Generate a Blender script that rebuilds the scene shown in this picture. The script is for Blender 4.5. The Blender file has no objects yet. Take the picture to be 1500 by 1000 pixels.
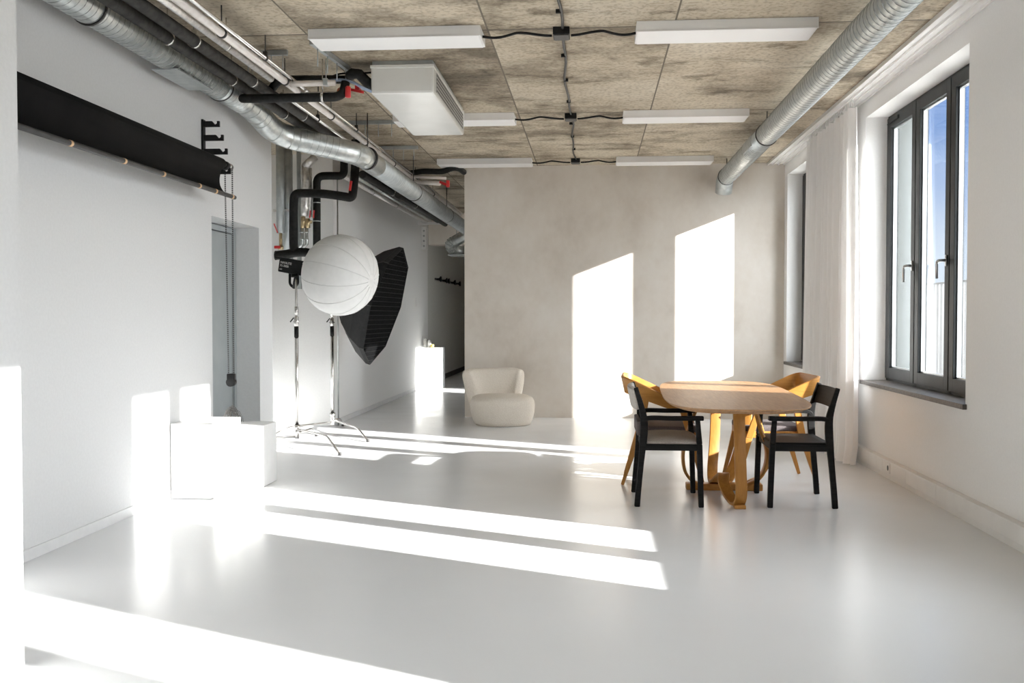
import bpy, bmesh, math, random
from mathutils import Vector, Matrix
random.seed(7)
sc = bpy.context.scene
COL = sc.collection
PI = math.pi

# ------------------------------------------------------------------ camera numbers (image taken as 1500 x 1000)
F = 1450.0
CH = 1.3
YAW = math.atan(118 / F)
PIT = math.atan(38 / F * math.cos(YAW))
FW = Vector((-math.sin(YAW) * math.cos(PIT), math.cos(YAW) * math.cos(PIT), -math.sin(PIT)))
RT = Vector((math.cos(YAW), math.sin(YAW), 0))
UP = RT.cross(FW)

# ------------------------------------------------------------------ materials
def mat(name, base, rough=0.6, metal=0.0, spec=0.5):
    m = bpy.data.materials.new(name); m.use_nodes = True
    b = m.node_tree.nodes['Principled BSDF']
    b.inputs['Base Color'].default_value = (*base, 1)
    b.inputs['Roughness'].default_value = rough
    b.inputs['Metallic'].default_value = metal
    b.inputs['Specular IOR Level'].default_value = spec
    return m

def N(m, t, **kw):
    n = m.node_tree.nodes.new(t)
    for k, v in kw.items():
        if k in n.inputs: n.inputs[k].default_value = v
        else: setattr(n, k, v)
    return n

def L(m, a, ao, b, bi):
    m.node_tree.links.new(a.outputs[ao], b.inputs[bi])

def coords(m, scale=(1, 1, 1), obj=True):
    tc = N(m, 'ShaderNodeTexCoord'); mp = N(m, 'ShaderNodeMapping')
    mp.inputs['Scale'].default_value = scale
    L(m, tc, 'Object', mp, 'Vector')
    return mp

def ramp(m, pts):
    r = N(m, 'ShaderNodeValToRGB')
    e = r.color_ramp.elements
    while len(e) < len(pts): e.new(0.5)
    for el, (p, c) in zip(e, pts):
        el.position = p; el.color = (*c, 1)
    return r

def noisy(name, c1, c2, scale, rough=0.6, bump=0.0, stretch=(1, 1, 1), metal=0.0, detail=6, spec=0.5, lo=0.35, hi=0.65):
    m = mat(name, c1, rough, metal, spec)
    b = m.node_tree.nodes['Principled BSDF']
    mp = coords(m, stretch)
    n = N(m, 'ShaderNodeTexNoise'); n.inputs['Scale'].default_value = scale; n.inputs['Detail'].default_value = detail
    L(m, mp, 'Vector', n, 'Vector')
    r = ramp(m, [(lo, c1), (hi, c2)])
    L(m, n, 'Fac', r, 'Fac'); L(m, r, 'Color', b, 'Base Color')
    if bump:
        bp = N(m, 'ShaderNodeBump'); bp.inputs['Strength'].default_value = bump; bp.inputs['Distance'].default_value = 0.01
        L(m, n, 'Fac', bp, 'Height'); L(m, bp, 'Normal', b, 'Normal')
    return m

M = {}
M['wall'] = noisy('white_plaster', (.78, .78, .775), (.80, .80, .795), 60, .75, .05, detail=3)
M['wall_left'] = noisy('dimmed_white_plaster', (.665, .665, .665), (.69, .69, .69), 60, .75, .05, detail=3)  # copy of the white plaster, darkened in colour to hold down sun glare
M['wall_right'] = noisy('lifted_white_plaster', (.84, .835, .825), (.86, .855, .845), 60, .75, .05, detail=3)  # copy of the white plaster, lightened in colour where little light arrives
M['trunk'] = noisy('white_trunking', (.76, .75, .73), (.79, .78, .76), 8, .5)
M['skirt'] = noisy('grey_white_skirting', (.70, .70, .70), (.74, .74, .74), 12, .5)

# glossy poured floor
m = mat('poured_floor', (.70, .695, .69), .24, spec=.16)
b = m.node_tree.nodes['Principled BSDF']
mp = coords(m)
n1 = N(m, 'ShaderNodeTexNoise'); n1.inputs['Scale'].default_value = 1.1; n1.inputs['Detail'].default_value = 5
L(m, mp, 'Vector', n1, 'Vector')
r1 = ramp(m, [(.3, (.775, .785, .80)), (.7, (.80, .81, .825))]); L(m, n1, 'Fac', r1, 'Fac'); L(m, r1, 'Color', b, 'Base Color')
n2 = N(m, 'ShaderNodeTexNoise'); n2.inputs['Scale'].default_value = 2.3; n2.inputs['Detail'].default_value = 2
L(m, mp, 'Vector', n2, 'Vector')
mr = N(m, 'ShaderNodeMapRange'); mr.inputs['From Min'].default_value = .3; mr.inputs['From Max'].default_value = .7
mr.inputs['To Min'].default_value = .22; mr.inputs['To Max'].default_value = .26
L(m, n2, 'Fac', mr, 'Value'); L(m, mr, 'Result', b, 'Roughness')
n3 = N(m, 'ShaderNodeTexNoise'); n3.inputs['Scale'].default_value = 9; n3.inputs['Detail'].default_value = 4
L(m, mp, 'Vector', n3, 'Vector')
bp = N(m, 'ShaderNodeBump'); bp.inputs['Strength'].default_value = .015; bp.inputs['Distance'].default_value = .01
L(m, n3, 'Fac', bp, 'Height'); L(m, bp, 'Normal', b, 'Normal')
M['floor'] = m

# plaster-like concrete of the end wall
m = mat('smooth_concrete', (.5, .46, .42), .75)
b = m.node_tree.nodes['Principled BSDF']
mp = coords(m, (1, 1, .8))
n1 = N(m, 'ShaderNodeTexNoise'); n1.inputs['Scale'].default_value = 1.6; n1.inputs['Detail'].default_value = 9; n1.inputs['Roughness'].default_value = .62
L(m, mp, 'Vector', n1, 'Vector')
r1 = ramp(m, [(.30, (.63, .57, .505)), (.5, (.72, .665, .60)), (.70, (.77, .725, .67))]); L(m, n1, 'Fac', r1, 'Fac')
n2 = N(m, 'ShaderNodeTexNoise'); n2.inputs['Scale'].default_value = 14; n2.inputs['Detail'].default_value = 6
L(m, mp, 'Vector', n2, 'Vector')
mx = N(m, 'ShaderNodeMix', data_type='RGBA', blend_type='OVERLAY'); mx.inputs[0].default_value = .10
L(m, r1, 'Color', mx, 6); L(m, n2, 'Fac', mx, 7); L(m, mx, 2, b, 'Base Color')
bp = N(m, 'ShaderNodeBump'); bp.inputs['Strength'].default_value = .12; bp.inputs['Distance'].default_value = .01
L(m, n2, 'Fac', bp, 'Height'); L(m, bp, 'Normal', b, 'Normal')
M['concrete'] = m

# board-marked concrete ceiling: panels 1.23 x 2.74 m, streaks and blotches
m = mat('board_concrete', (.4, .36, .3), .8)
b = m.node_tree.nodes['Principled BSDF']
tc = N(m, 'ShaderNodeTexCoord')
sp = N(m, 'ShaderNodeSeparateXYZ'); L(m, tc, 'Object', sp, 'Vector')
def math_(op, a=None, bb=None, va=None, vb=None):
    n = N(m, 'ShaderNodeMath'); n.operation = op
    if a: L(m, a[0], a[1], n, 0)
    if va is not None: n.inputs[0].default_value = va
    if bb: L(m, bb[0], bb[1], n, 1)
    if vb is not None: n.inputs[1].default_value = vb
    return (n, 0)
def seam(axis, off, pitch, w):
    a = math_('ADD', (sp, axis), vb=off); a = math_('DIVIDE', a, vb=pitch)
    f = math_('FRACT', a); f = math_('SUBTRACT', f, vb=.5); f = math_('ABSOLUTE', f)
    g = math_('GREATER_THAN', f, vb=.5 - w / pitch)
    return a, g
ax_, gx = seam('X', .70 + 12.3, 1.23, .006)
ay_, gy = seam('Y', -6.61 + 27.4, 2.74, .010)
fx = math_('FLOOR', ax_); fy = math_('FLOOR', ay_)
cb = N(m, 'ShaderNodeCombineXYZ'); L(m, fx[0], 0, cb, 'X'); L(m, fy[0], 0, cb, 'Y')
wn = N(m, 'ShaderNodeTexWhiteNoise'); wn.noise_dimensions = '2D'; L(m, cb, 'Vector', wn, 'Vector')
mpA = N(m, 'ShaderNodeMapping'); mpA.inputs['Scale'].default_value = (.9, 1.25, 1); L(m, tc, 'Object', mpA, 'Vector')
offs = N(m, 'ShaderNodeVectorMath'); offs.operation = 'MULTIPLY_ADD'; offs.inputs[1].default_value = (7, 7, 7)
L(m, wn, 'Color', offs, 0); L(m, mpA, 'Vector', offs, 2)
nA = N(m, 'ShaderNodeTexNoise'); nA.inputs['Scale'].default_value = .85; nA.inputs['Detail'].default_value = 12; nA.inputs['Roughness'].default_value = .7
L(m, offs, 'Vector', nA, 'Vector')
rA = ramp(m, [(.34, (.19, .155, .11)), (.43, (.38, .32, .24)), (.51, (.60, .52, .40)), (.66, (.72, .65, .53))]); L(m, nA, 'Fac', rA, 'Fac')
mpB = N(m, 'ShaderNodeMapping'); mpB.inputs['Scale'].default_value = (1.0, 1.9, 1); L(m, tc, 'Object', mpB, 'Vector')
nB = N(m, 'ShaderNodeTexNoise'); nB.inputs['Scale'].default_value = 1.7; nB.inputs['Detail'].default_value = 12; nB.inputs['Roughness'].default_value = .72
L(m, mpB, 'Vector', nB, 'Vector')
rB = ramp(m, [(.36, (.26, .225, .175)), (.45, (1, 1, 1))]); L(m, nB, 'Fac', rB, 'Fac')
mxA = N(m, 'ShaderNodeMix', data_type='RGBA', blend_type='MULTIPLY'); mxA.inputs[0].default_value = .7
L(m, rA, 'Color', mxA, 6); L(m, rB, 'Color', mxA, 7)
nC = N(m, 'ShaderNodeTexNoise'); nC.inputs['Scale'].default_value = 34; nC.inputs['Detail'].default_value = 5
L(m, tc, 'Object', nC, 'Vector')
rC = ramp(m, [(.38, (.42, .38, .33)), (.52, (1, 1, 1))]); L(m, nC, 'Fac', rC, 'Fac')
mxB = N(m, 'ShaderNodeMix', data_type='RGBA', blend_type='MULTIPLY'); mxB.inputs[0].default_value = .45
L(m, mxA, 2, mxB, 6); L(m, rC, 'Color', mxB, 7)
rW = ramp(m, [(0, (.80, .79, .77)), (1, (1.0, 1.0, 1.0))]); L(m, wn, 'Value', rW, 'Fac')
mxC = N(m, 'ShaderNodeMix', data_type='RGBA', blend_type='MULTIPLY'); mxC.inputs[0].default_value = 1
L(m, mxB, 2, mxC, 6); L(m, rW, 'Color', mxC, 7)
gmax = math_('MAXIMUM', gx, gy)
mxD = N(m, 'ShaderNodeMix', data_type='RGBA'); L(m, gmax[0], 0, mxD, 0)
L(m, mxC, 2, mxD, 6); mxD.inputs[7].default_value = (.15, .125, .095, 1)
L(m, mxD, 2, b, 'Base Color')
bp = N(m, 'ShaderNodeBump'); bp.inputs['Strength'].default_value = .35; bp.inputs['Distance'].default_value = .01
L(m, nC, 'Fac', bp, 'Height'); L(m, bp, 'Normal', b, 'Normal')
M['ceiling'] = m

M['galv'] = noisy('galvanised_steel', (.50, .53, .53), (.66, .68, .67), 22, .36, metal=.9)
M['galv_dull'] = noisy('dull_galvanised_steel', (.44, .47, .48), (.54, .57, .57), 14, .5, metal=.75)
M['galv_seam'] = noisy('steel_seam', (.30, .32, .32), (.42, .44, .44), 14, .45, metal=.85)
M['foil'] = noisy('foil_wrap', (.74, .71, .69), (.95, .93, .91), 30, .34, .5, metal=.8)
M['whitepipe'] = noisy('pale_pipe', (.78, .72, .67), (.86, .81, .77), 18, .4, metal=.2)
M['rubber'] = noisy('black_insulation', (.010, .010, .010), (.018, .018, .017), 35, .62, .1, spec=.25)
M['pipe_grey'] = noisy('charcoal_insulation', (.028, .026, .024), (.05, .047, .043), 25, .6, .1, spec=.3)
M['brass'] = noisy('brass_fitting', (.55, .42, .24), (.68, .55, .34), 20, .35, metal=.9)
M['red'] = noisy('red_handle', (.55, .02, .025), (.66, .04, .035), 10, .4)
M['orange'] = noisy('orange_cap', (.75, .13, .02), (.82, .18, .03), 10, .4)
M['blue_hose'] = noisy('blue_hose', (.22, .29, .42), (.30, .37, .50), 20, .4)
M['steel'] = noisy('chrome_steel', (.66, .64, .62), (.78, .76, .74), 10, .22, metal=1)
M['black'] = noisy('black_plastic', (.006, .006, .0065), (.012, .012, .0125), 20, .5, spec=.25)
M['vinyl'] = noisy('black_backdrop', (.004, .004, .004), (.007, .0065, .0065), 6, .75, spec=.12)
M['bar'] = noisy('dark_bar', (.035, .033, .032), (.055, .052, .05), 10, .45)
M['tape'] = noisy('tan_tape', (.70, .46, .25), (.78, .54, .32), 10, .6)
M['lampwhite'] = noisy('white_enamel', (.84, .83, .82), (.88, .87, .86), 5, .4)
M['diff'] = noisy('opal_diffuser', (.90, .89, .88), (.92, .91, .90), 4, .5)
M['acwhite'] = noisy('unit_white', (.76, .755, .72), (.80, .795, .76), 4, .25)
M['dark'] = mat('dark_void', (.02, .02, .02), .8)
M['frame'] = noisy('anthracite_frame', (.020, .022, .023), (.028, .030, .031), 10, .45, spec=.25)
M['gasket'] = mat('black_gasket', (.008, .008, .008), .6)
M['handle'] = noisy('satin_handle', (.42, .43, .43), (.52, .53, .53), 10, .3, metal=.9)
M['sill'] = noisy('dark_stone_sill', (.060, .052, .047), (.105, .093, .085), 45, .45, .05)
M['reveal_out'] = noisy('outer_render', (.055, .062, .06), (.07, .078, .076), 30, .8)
M['fence'] = noisy('white_cladding', (.20, .205, .21), (.24, .245, .25), 10, .5)
M['door'] = noisy('grey_door_paint', (.30, .325, .33), (.33, .355, .36), 6, .35)
M['box'] = noisy('white_paint_board', (.80, .80, .79), (.84, .84, .83), 9, .5)
M['outground'] = noisy('roof_gravel', (.62, .61, .59), (.74, .73, .71), 40, .9)
M['blackwood'] = noisy('black_stained_wood', (.010, .010, .010), (.018, .017, .017), 6, .6, .04, stretch=(1, 1, 14), spec=.14)
M['greyfab'] = noisy('grey_fabric', (.40, .365, .33), (.50, .465, .425), 160, .9, .25)
M['darkfab'] = noisy('dark_fabric', (.085, .07, .072), (.12, .10, .10), 160, .9, .25)
M['boucle'] = noisy('boucle_fabric', (.70, .635, .55), (.80, .74, .66), 120, .95, .5)
M['whitefab'] = noisy('lantern_cloth', (.80, .80, .79), (.84, .84, .83), 14, .7, .1)
M['seamgrey'] = noisy('lantern_seam', (.71, .71, .70), (.76, .76, .75), 20, .7)
M['wire'] = mat('grey_wire', (.20, .19, .18), .5, .5)
M['jar'] = noisy('frosted_jar', (.70, .70, .68), (.80, .80, .78), 30, .3)
M['yellow'] = noisy('yellow_pot', (.72, .50, .10), (.80, .58, .16), 10, .5)
M['socketgrey'] = mat('socket_dark', (.10, .10, .10), .6)
M['softgrey'] = noisy('black_nylon', (.006, .006, .0065), (.014, .014, .0145), 30, .6, .1, spec=.25)
M['silver'] = noisy('silver_lining', (.45, .45, .46), (.62, .62, .63), 40, .35, metal=.7)
M['print'] = mat('white_print', (.75, .75, .75), .5)
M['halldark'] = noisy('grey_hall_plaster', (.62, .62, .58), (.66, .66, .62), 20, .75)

def wood(name, c1, c2, stretch):
    m = mat(name, c1, .42)
    b = m.node_tree.nodes['Principled BSDF']
    mp = coords(m, stretch)
    n = N(m, 'ShaderNodeTexNoise'); n.inputs['Scale'].default_value = 7; n.inputs['Detail'].default_value = 8; n.inputs['Roughness'].default_value = .6
    L(m, mp, 'Vector', n, 'Vector')
    r = ramp(m, [(.32, c1), (.66, c2)]); L(m, n, 'Fac', r, 'Fac'); L(m, r, 'Color', b, 'Base Color')
    bp = N(m, 'ShaderNodeBump'); bp.inputs['Strength'].default_value = .05; bp.inputs['Distance'].default_value = .01
    L(m, n, 'Fac', bp, 'Height'); L(m, bp, 'Normal', b, 'Normal')
    return m
M['oak_top'] = wood('pale_oak', (.28, .145, .062), (.39, .22, .105), (8, .6, 4))
M['oak'] = wood('honey_oak', (.38, .165, .03), (.50, .235, .05), (6, 6, .8))
M['oak_h'] = wood('honey_oak_band', (.38, .165, .03), (.50, .235, .05), (.8, .8, 9))

# sheer cloth: part of the light passes between the threads
m = bpy.data.materials.new('sheer_voile'); m.use_nodes = True
nt = m.node_tree; nt.nodes.clear()
out = N(m, 'ShaderNodeOutputMaterial'); d = N(m, 'ShaderNodeBsdfDiffuse'); d.inputs['Color'].default_value = (.94, .93, .925, 1)
t = N(m, 'ShaderNodeBsdfTranslucent'); t.inputs['Color'].default_value = (.92, .91, .905, 1)
tr = N(m, 'ShaderNodeBsdfTransparent')
a1 = N(m, 'ShaderNodeMixShader'); a1.inputs[0].default_value = .07
a2 = N(m, 'ShaderNodeMixShader'); a2.inputs[0].default_value = .03
L(m, d, 0, a1, 1); L(m, t, 0, a1, 2); L(m, a1, 0, a2, 1); L(m, tr, 0, a2, 2); L(m, a2, 0, out, 'Surface')
M['sheer'] = m
# thin window glass
m = bpy.data.materials.new('window_glass'); m.use_nodes = True
nt = m.node_tree; nt.nodes.clear()
out = N(m, 'ShaderNodeOutputMaterial'); g = N(m, 'ShaderNodeBsdfGlossy'); g.inputs['Roughness'].default_value = .01
g.inputs['Color'].default_value = (.9, .95, 1, 1)
tr = N(m, 'ShaderNodeBsdfTransparent'); tr.inputs['Color'].default_value = (.97, .985, .98, 1)
fr = N(m, 'ShaderNodeLayerWeight'); fr.inputs['Blend'].default_value = .5
pw = N(m, 'ShaderNodeMath'); pw.operation = 'POWER'; pw.inputs[1].default_value = 4; L(m, fr, 'Facing', pw, 0)
ml = N(m, 'ShaderNodeMath'); ml.operation = 'MULTIPLY_ADD'; ml.inputs[1].default_value = .5; ml.inputs[2].default_value = .03; L(m, pw, 0, ml, 0)
a1 = N(m, 'ShaderNodeMixShader'); L(m, ml, 0, a1, 0); L(m, tr, 0, a1, 1); L(m, g, 0, a1, 2); L(m, a1, 0, out, 'Surface')
M['glass'] = m

# ------------------------------------------------------------------ mesh helpers
class MB:
    def __init__(s): s.bm = bmesh.new()
    def box(s, x0, x1, y0, y1, z0, z1, bev=0.0, mx=None):
        bm2 = bmesh.new()
        bmesh.ops.create_cube(bm2, size=1)
        for v in bm2.verts:
            v.co = Vector(((x0 + x1) / 2 + v.co.x * (x1 - x0), (y0 + y1) / 2 + v.co.y * (y1 - y0), (z0 + z1) / 2 + v.co.z * (z1 - z0)))
        if bev: bmesh.ops.bevel(bm2, geom=bm2.edges[:], offset=bev, segments=2, affect='EDGES', profile=.6)
        return s._add(bm2, mx)
    def _add(s, bm2, mx=None):
        if mx is not None: bmesh.ops.transform(bm2, matrix=mx, verts=bm2.verts)
        me = bpy.data.meshes.new('t'); bm2.to_mesh(me); bm2.free(); s.bm.from_mesh(me); bpy.data.meshes.remove(me)
        return s
    def bar(s, p, q, w, h, w2=None, h2=None, up=(0, 0, 1), bev=0.0):
        """rectangular bar from p to q, w across, h along the up direction, may taper"""
        p, q = Vector(p), Vector(q); d = (q - p).normalized(); u = Vector(up)
        sd = d.cross(u)
        if sd.length < 1e-4: u = Vector((0, 1, 0)); sd = d.cross(u)
        sd.normalize(); u = sd.cross(d).normalized()
        w2 = w if w2 is None else w2; h2 = h if h2 is None else h2
        bm2 = bmesh.new(); vs = []
        for c, ww, hh in ((p, w, h), (q, w2, h2)):
            for i, j in ((-1, -1), (1, -1), (1, 1), (-1, 1)):
                vs.append(bm2.verts.new(c + sd * i * ww / 2 + u * j * hh / 2))
        for f in ((3, 2, 1, 0), (4, 5, 6, 7), (0, 1, 5, 4), (1, 2, 6, 5), (2, 3, 7, 6), (3, 0, 4, 7)):
            bm2.faces.new([vs[i] for i in f])
        if bev: bmesh.ops.bevel(bm2, geom=bm2.edges[:], offset=bev, segments=2, affect='EDGES', profile=.6)
        return s._add(bm2)
    def tube(s, pts, r, n=16, closed=False, cap=True):
        pts = [Vector(p) for p in pts]
        k = len(pts); rs = r if isinstance(r, (list, tuple)) else [r] * k
        tang = []
        for i in range(k):
            if closed: a = pts[(i + 1) % k] - pts[i - 1]
            else: a = pts[min(i + 1, k - 1)] - pts[max(i - 1, 0)]
            tang.append(a.normalized())
        t0 = tang[0]; u = Vector((0, 0, 1)) if abs(t0.z) < .9 else Vector((1, 0, 0))
        u = (u - t0 * u.dot(t0)).normalized()
        rings = []
        for i in range(k):
            t_ = tang[i]; u = (u - t_ * u.dot(t_)).normalized(); v = t_.cross(u)
            rings.append([s.bm.verts.new(pts[i] + (u * math.cos(2 * PI * j / n) + v * math.sin(2 * PI * j / n)) * rs[i]) for j in range(n)])
        m_ = k if closed else k - 1
        for i in range(m_):
            a, b_ = rings[i], rings[(i + 1) % k]
            for j in range(n):
                f = s.bm.faces.new([a[j], a[(j + 1) % n], b_[(j + 1) % n], b_[j]]); f.smooth = True
        if cap and not closed:
            s.bm.faces.new(rings[0][::-1]); s.bm.faces.new(rings[-1])
        return s
    def cyl(s, p, q, r, n=18, r2=None): return s.tube([p, q], [r, r if r2 is None else r2], n)
    def lathe(s, prof, n=32, mx=None, smooth=True):
        """profile of (radius, height) turned about z"""
        bm2 = bmesh.new(); rings = []
        for r, z in prof:
            rings.append([bm2.verts.new((max(r, 1e-5) * math.cos(2 * PI * j / n), max(r, 1e-5) * math.sin(2 * PI * j / n), z)) for j in range(n)])
        for a, b_ in zip(rings, rings[1:]):
            for j in range(n):
                f = bm2.faces.new([a[j], a[(j + 1) % n], b_[(j + 1) % n], b_[j]]); f.smooth = smooth
        bm2.faces.new(rings[0][::-1]); bm2.faces.new(rings[-1])
        return s._add(bm2, mx)
    def prism(s, poly, axis, a0, a1, bev=0.0, smooth=False):
        """polygon extruded along an axis: 'x' takes (y,z), 'y' takes (x,z), 'z' takes (x,y)"""
        def P(u, v, a): return {'x': (a, u, v), 'y': (u, a, v), 'z': (u, v, a)}[axis]
        bm2 = bmesh.new()
        A = [bm2.verts.new(P(u, v, a0)) for u, v in poly]; B = [bm2.verts.new(P(u, v, a1)) for u, v in poly]
        k = len(poly)
        for i in range(k): bm2.faces.new([A[i], A[(i + 1) % k], B[(i + 1) % k], B[i]])
        fa = bm2.faces.new(A[::-1]); fb = bm2.faces.new(B)
        bmesh.ops.recalc_face_normals(bm2, faces=bm2.faces)
        if bev:
            ed = set(fa.edges) | set(fb.edges)
            bmesh.ops.bevel(bm2, geom=list(ed), offset=bev, segments=3, affect='EDGES', profile=.6)
        return s._add(bm2)
    def ribbon(s, pts, wdirs, w, th):
        """solid strip along pts; wdirs the width direction at each point"""
        pts = [Vector(p) for p in pts]; k = len(pts); rings = []
        for i in range(k):
            t_ = (pts[min(i + 1, k - 1)] - pts[max(i - 1, 0)]).normalized()
            wd = Vector(wdirs[i]) if isinstance(wdirs, list) else Vector(wdirs)
            wd = (wd - t_ * wd.dot(t_)).normalized(); nn = t_.cross(wd)
            ww = w[i] if isinstance(w, list) else w
            c = pts[i]
            rings.append([s.bm.verts.new(c + wd * a * ww / 2 + nn * b_ * th / 2) for a, b_ in ((-1, -1), (1, -1), (1, 1), (-1, 1))])
        for a, b_ in zip(rings, rings[1:]):
            for j in range(4): s.bm.faces.new([a[j], a[(j + 1) % 4], b_[(j + 1) % 4], b_[j]])
        s.bm.faces.new(rings[0][::-1]); s.bm.faces.new(rings[-1])
        return s
    def build(s, name, m, parent=None, smooth=None, bevel=0.0):
        bmesh.ops.recalc_face_normals(s.bm, faces=s.bm.faces)
        me = bpy.data.meshes.new(name); s.bm.to_mesh(me); s.bm.free()
        if smooth is not None:
            for p in me.polygons: p.use_smooth = smooth
        o = bpy.data.objects.new(name, me); COL.objects.link(o)
        me.materials.append(M[m] if isinstance(m, str) else m)
        if parent is not None:
            o.parent = parent
            o.matrix_parent_inverse = world(parent).inverted()
        if bevel:
            md = o.modifiers.new('soft_edge', 'BEVEL'); md.width = bevel; md.segments = 2; md.limit_method = 'ANGLE'
        return o

def world(o):
    mx = Matrix.LocRotScale(o.location, o.rotation_euler, o.scale)
    if o.parent is not None: mx = world(o.parent) @ o.matrix_parent_inverse @ mx
    return mx

def tag(o, label=None, cat=None, group=None, kind=None):
    if label: o['label'] = label
    if cat: o['category'] = cat
    if group: o['group'] = group
    if kind: o['kind'] = kind
    return o

def thing(name, loc, label, cat, group=None, rz=0.0):
    o = bpy.data.objects.new(name, None); COL.objects.link(o)
    o.location = loc; o.rotation_euler = (0, 0, rz); o.empty_display_size = .1
    return tag(o, label, cat, group)

def struct(name, mb, m, parent=None):
    o = mb.build(name, m, parent)
    if parent is None: o['kind'] = 'structure'
    return o

def fillet(pts, rad, n=6):
    pts = [Vector(p) for p in pts]; out = [pts[0]]
    for a, b_, c in zip(pts, pts[1:], pts[2:]):
        d1, d2 = (a - b_), (c - b_)
        rr = min(rad, d1.length * .49, d2.length * .49)
        p, q = b_ + d1.normalized() * rr, b_ + d2.normalized() * rr
        for i in range(n + 1):
            t_ = i / n; out.append(p * (1 - t_) ** 2 + b_ * 2 * t_ * (1 - t_) + q * t_ * t_)
    out.append(pts[-1]); return out

def smoothpath(pts, n=8):
    """Catmull-Rom"""
    pts = [Vector(p) for p in pts]; P = [pts[0] * 2 - pts[1]] + pts + [pts[-1] * 2 - pts[-2]]; out = []
    for i in range(1, len(P) - 2):
        a, b_, c, d_ = P[i - 1], P[i], P[i + 1], P[i + 2]
        for k in range(n):
            t_ = k / n
            out.append(.5 * ((2 * b_) + (c - a) * t_ + (2 * a - 5 * b_ + 4 * c - d_) * t_ ** 2 + (3 * b_ - a - 3 * c + d_) * t_ ** 3))
    out.append(pts[-1]); return out

def helix(mb, p, q, r, pitch, rr=.0035, n=20):
    """seam of a spiral duct"""
    p, q = Vector(p), Vector(q); d = (q - p); ln = d.length; d.normalize()
    u = d.cross(Vector((0, 0, 1))).normalized(); v = u.cross(d)
    k = int(ln / pitch * n); pts = []
    for i in range(k + 1):
        a = 2 * PI * i / n; pts.append(p + d * (ln * i / k) + (u * math.cos(a) + v * math.sin(a)) * r)
    mb.tube(pts, rr, 4)

def seam_part(parent, segs, r, pitch, rr=.0032):
    mb = MB()
    for p, q in segs: helix(mb, p, q, r, pitch, rr)
    return mb.build('spiral_seam', 'galv_seam', parent)

def ring(mb, c, d, r, w, n=28):
    c = Vector(c); d = Vector(d).normalized()
    mb.tube([c - d * w / 2, c + d * w / 2], r, n)

# ------------------------------------------------------------------ the room
CEIL = 3.2
XL, XR, YB = -2.985, 2.38, 12.6
XO = 2.80                                   # outer face of the window wall
XG = 2.56                                   # inner face of the window frames
Z0, Z1 = .735, 3.03                         # window openings
mb = MB(); mb.box(-4.4, XO, -6.2, 26.2, -.2, 0); struct('floor', mb, 'floor')
mb = MB(); mb.box(-4.4, XO, -6.2, 26.2, CEIL, CEIL + .25); struct('ceiling', mb, 'ceiling')
# right wall with its openings
WIN = [(.60, 2.17), (3.55, 5.11), (6.54, 8.93), (11.14, 12.42), (14.22, 15.27)]
mb = MB(); y = -6.2
for a, c in WIN:
    mb.box(XR, XO, y, a, 0, CEIL); mb.box(XR, XO, a, c, 0, Z0 - .035); mb.box(XR, XO, a, c, Z1, CEIL); y = c
mb.box(XR, XO, y, 26.2, 0, CEIL)
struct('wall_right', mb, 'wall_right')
# end wall of bare concrete, open passage on its left
mb = MB(); mb.box(-1.635, XR, YB, YB + .22, 0, CEIL); struct('wall_back', mb, 'concrete')
# left wall: near step, long bay with the door niche, pipe alcove, far stretch
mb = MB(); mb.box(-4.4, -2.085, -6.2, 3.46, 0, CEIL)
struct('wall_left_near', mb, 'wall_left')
NY0, NY1, NZ, DX = 7.58, 8.69, 2.085, -3.2
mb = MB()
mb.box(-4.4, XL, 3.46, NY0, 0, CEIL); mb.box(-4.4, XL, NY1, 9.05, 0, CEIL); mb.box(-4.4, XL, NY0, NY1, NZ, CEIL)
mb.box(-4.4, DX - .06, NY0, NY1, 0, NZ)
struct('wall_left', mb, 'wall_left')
mb = MB(); mb.box(-4.4, -4.0, 9.05, 11.48, 0, CEIL); struct('wall_alcove', mb, 'wall')
mb = MB(); mb.box(-4.4, -3.05, 11.48, 18.2, 0, CEIL); struct('wall_left_far', mb, 'wall_right')  # lightened plaster copy, makes up for the dimmer light back here
mb = MB(); mb.box(-4.4, -3.05, 18.2, 26.2, 0, CEIL); struct('wall_hall', mb, 'halldark')
mb = MB(); mb.box(-4.4, XO, 26, 26.2, 0, CEIL); struct('wall_hall_end', mb, 'halldark')
mb = MB(); mb.box(-4.4, XO, -6.2, -6, 0, CEIL); struct('wall_front', mb, 'wall')
mb = MB(); mb.box(-3.05, -1.3, 18.3, 18.7, 2.62, CEIL); struct('trim_beam', mb, 'concrete')
# skirtings
mb = MB(); mb.box(XL, XL + .006, 3.46, NY0, 0, .062); struct('baseboard_left', mb, 'skirt')
mb = MB(); mb.box(-3.05, -3.044, 11.48, 18.2, 0, .062); struct('baseboard_left_far', mb, 'skirt')
mb = MB(); mb.box(-3.05, -3.035, 18.2, 26, 0, .1); struct('baseboard_hall', mb, 'bar')
mb = MB(); mb.box(XR - .055, XR, -6, YB, .05, .155, .004); mb.box(XR - .03, XR, -6, YB, 0, .052)
for yy in (6.9, 7.55, 8.15, 5.0): mb.box(XR - .0565, XR - .05, yy, yy + .003, .052, .15)
struct('baseboard_right', mb, 'trunk')

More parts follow.
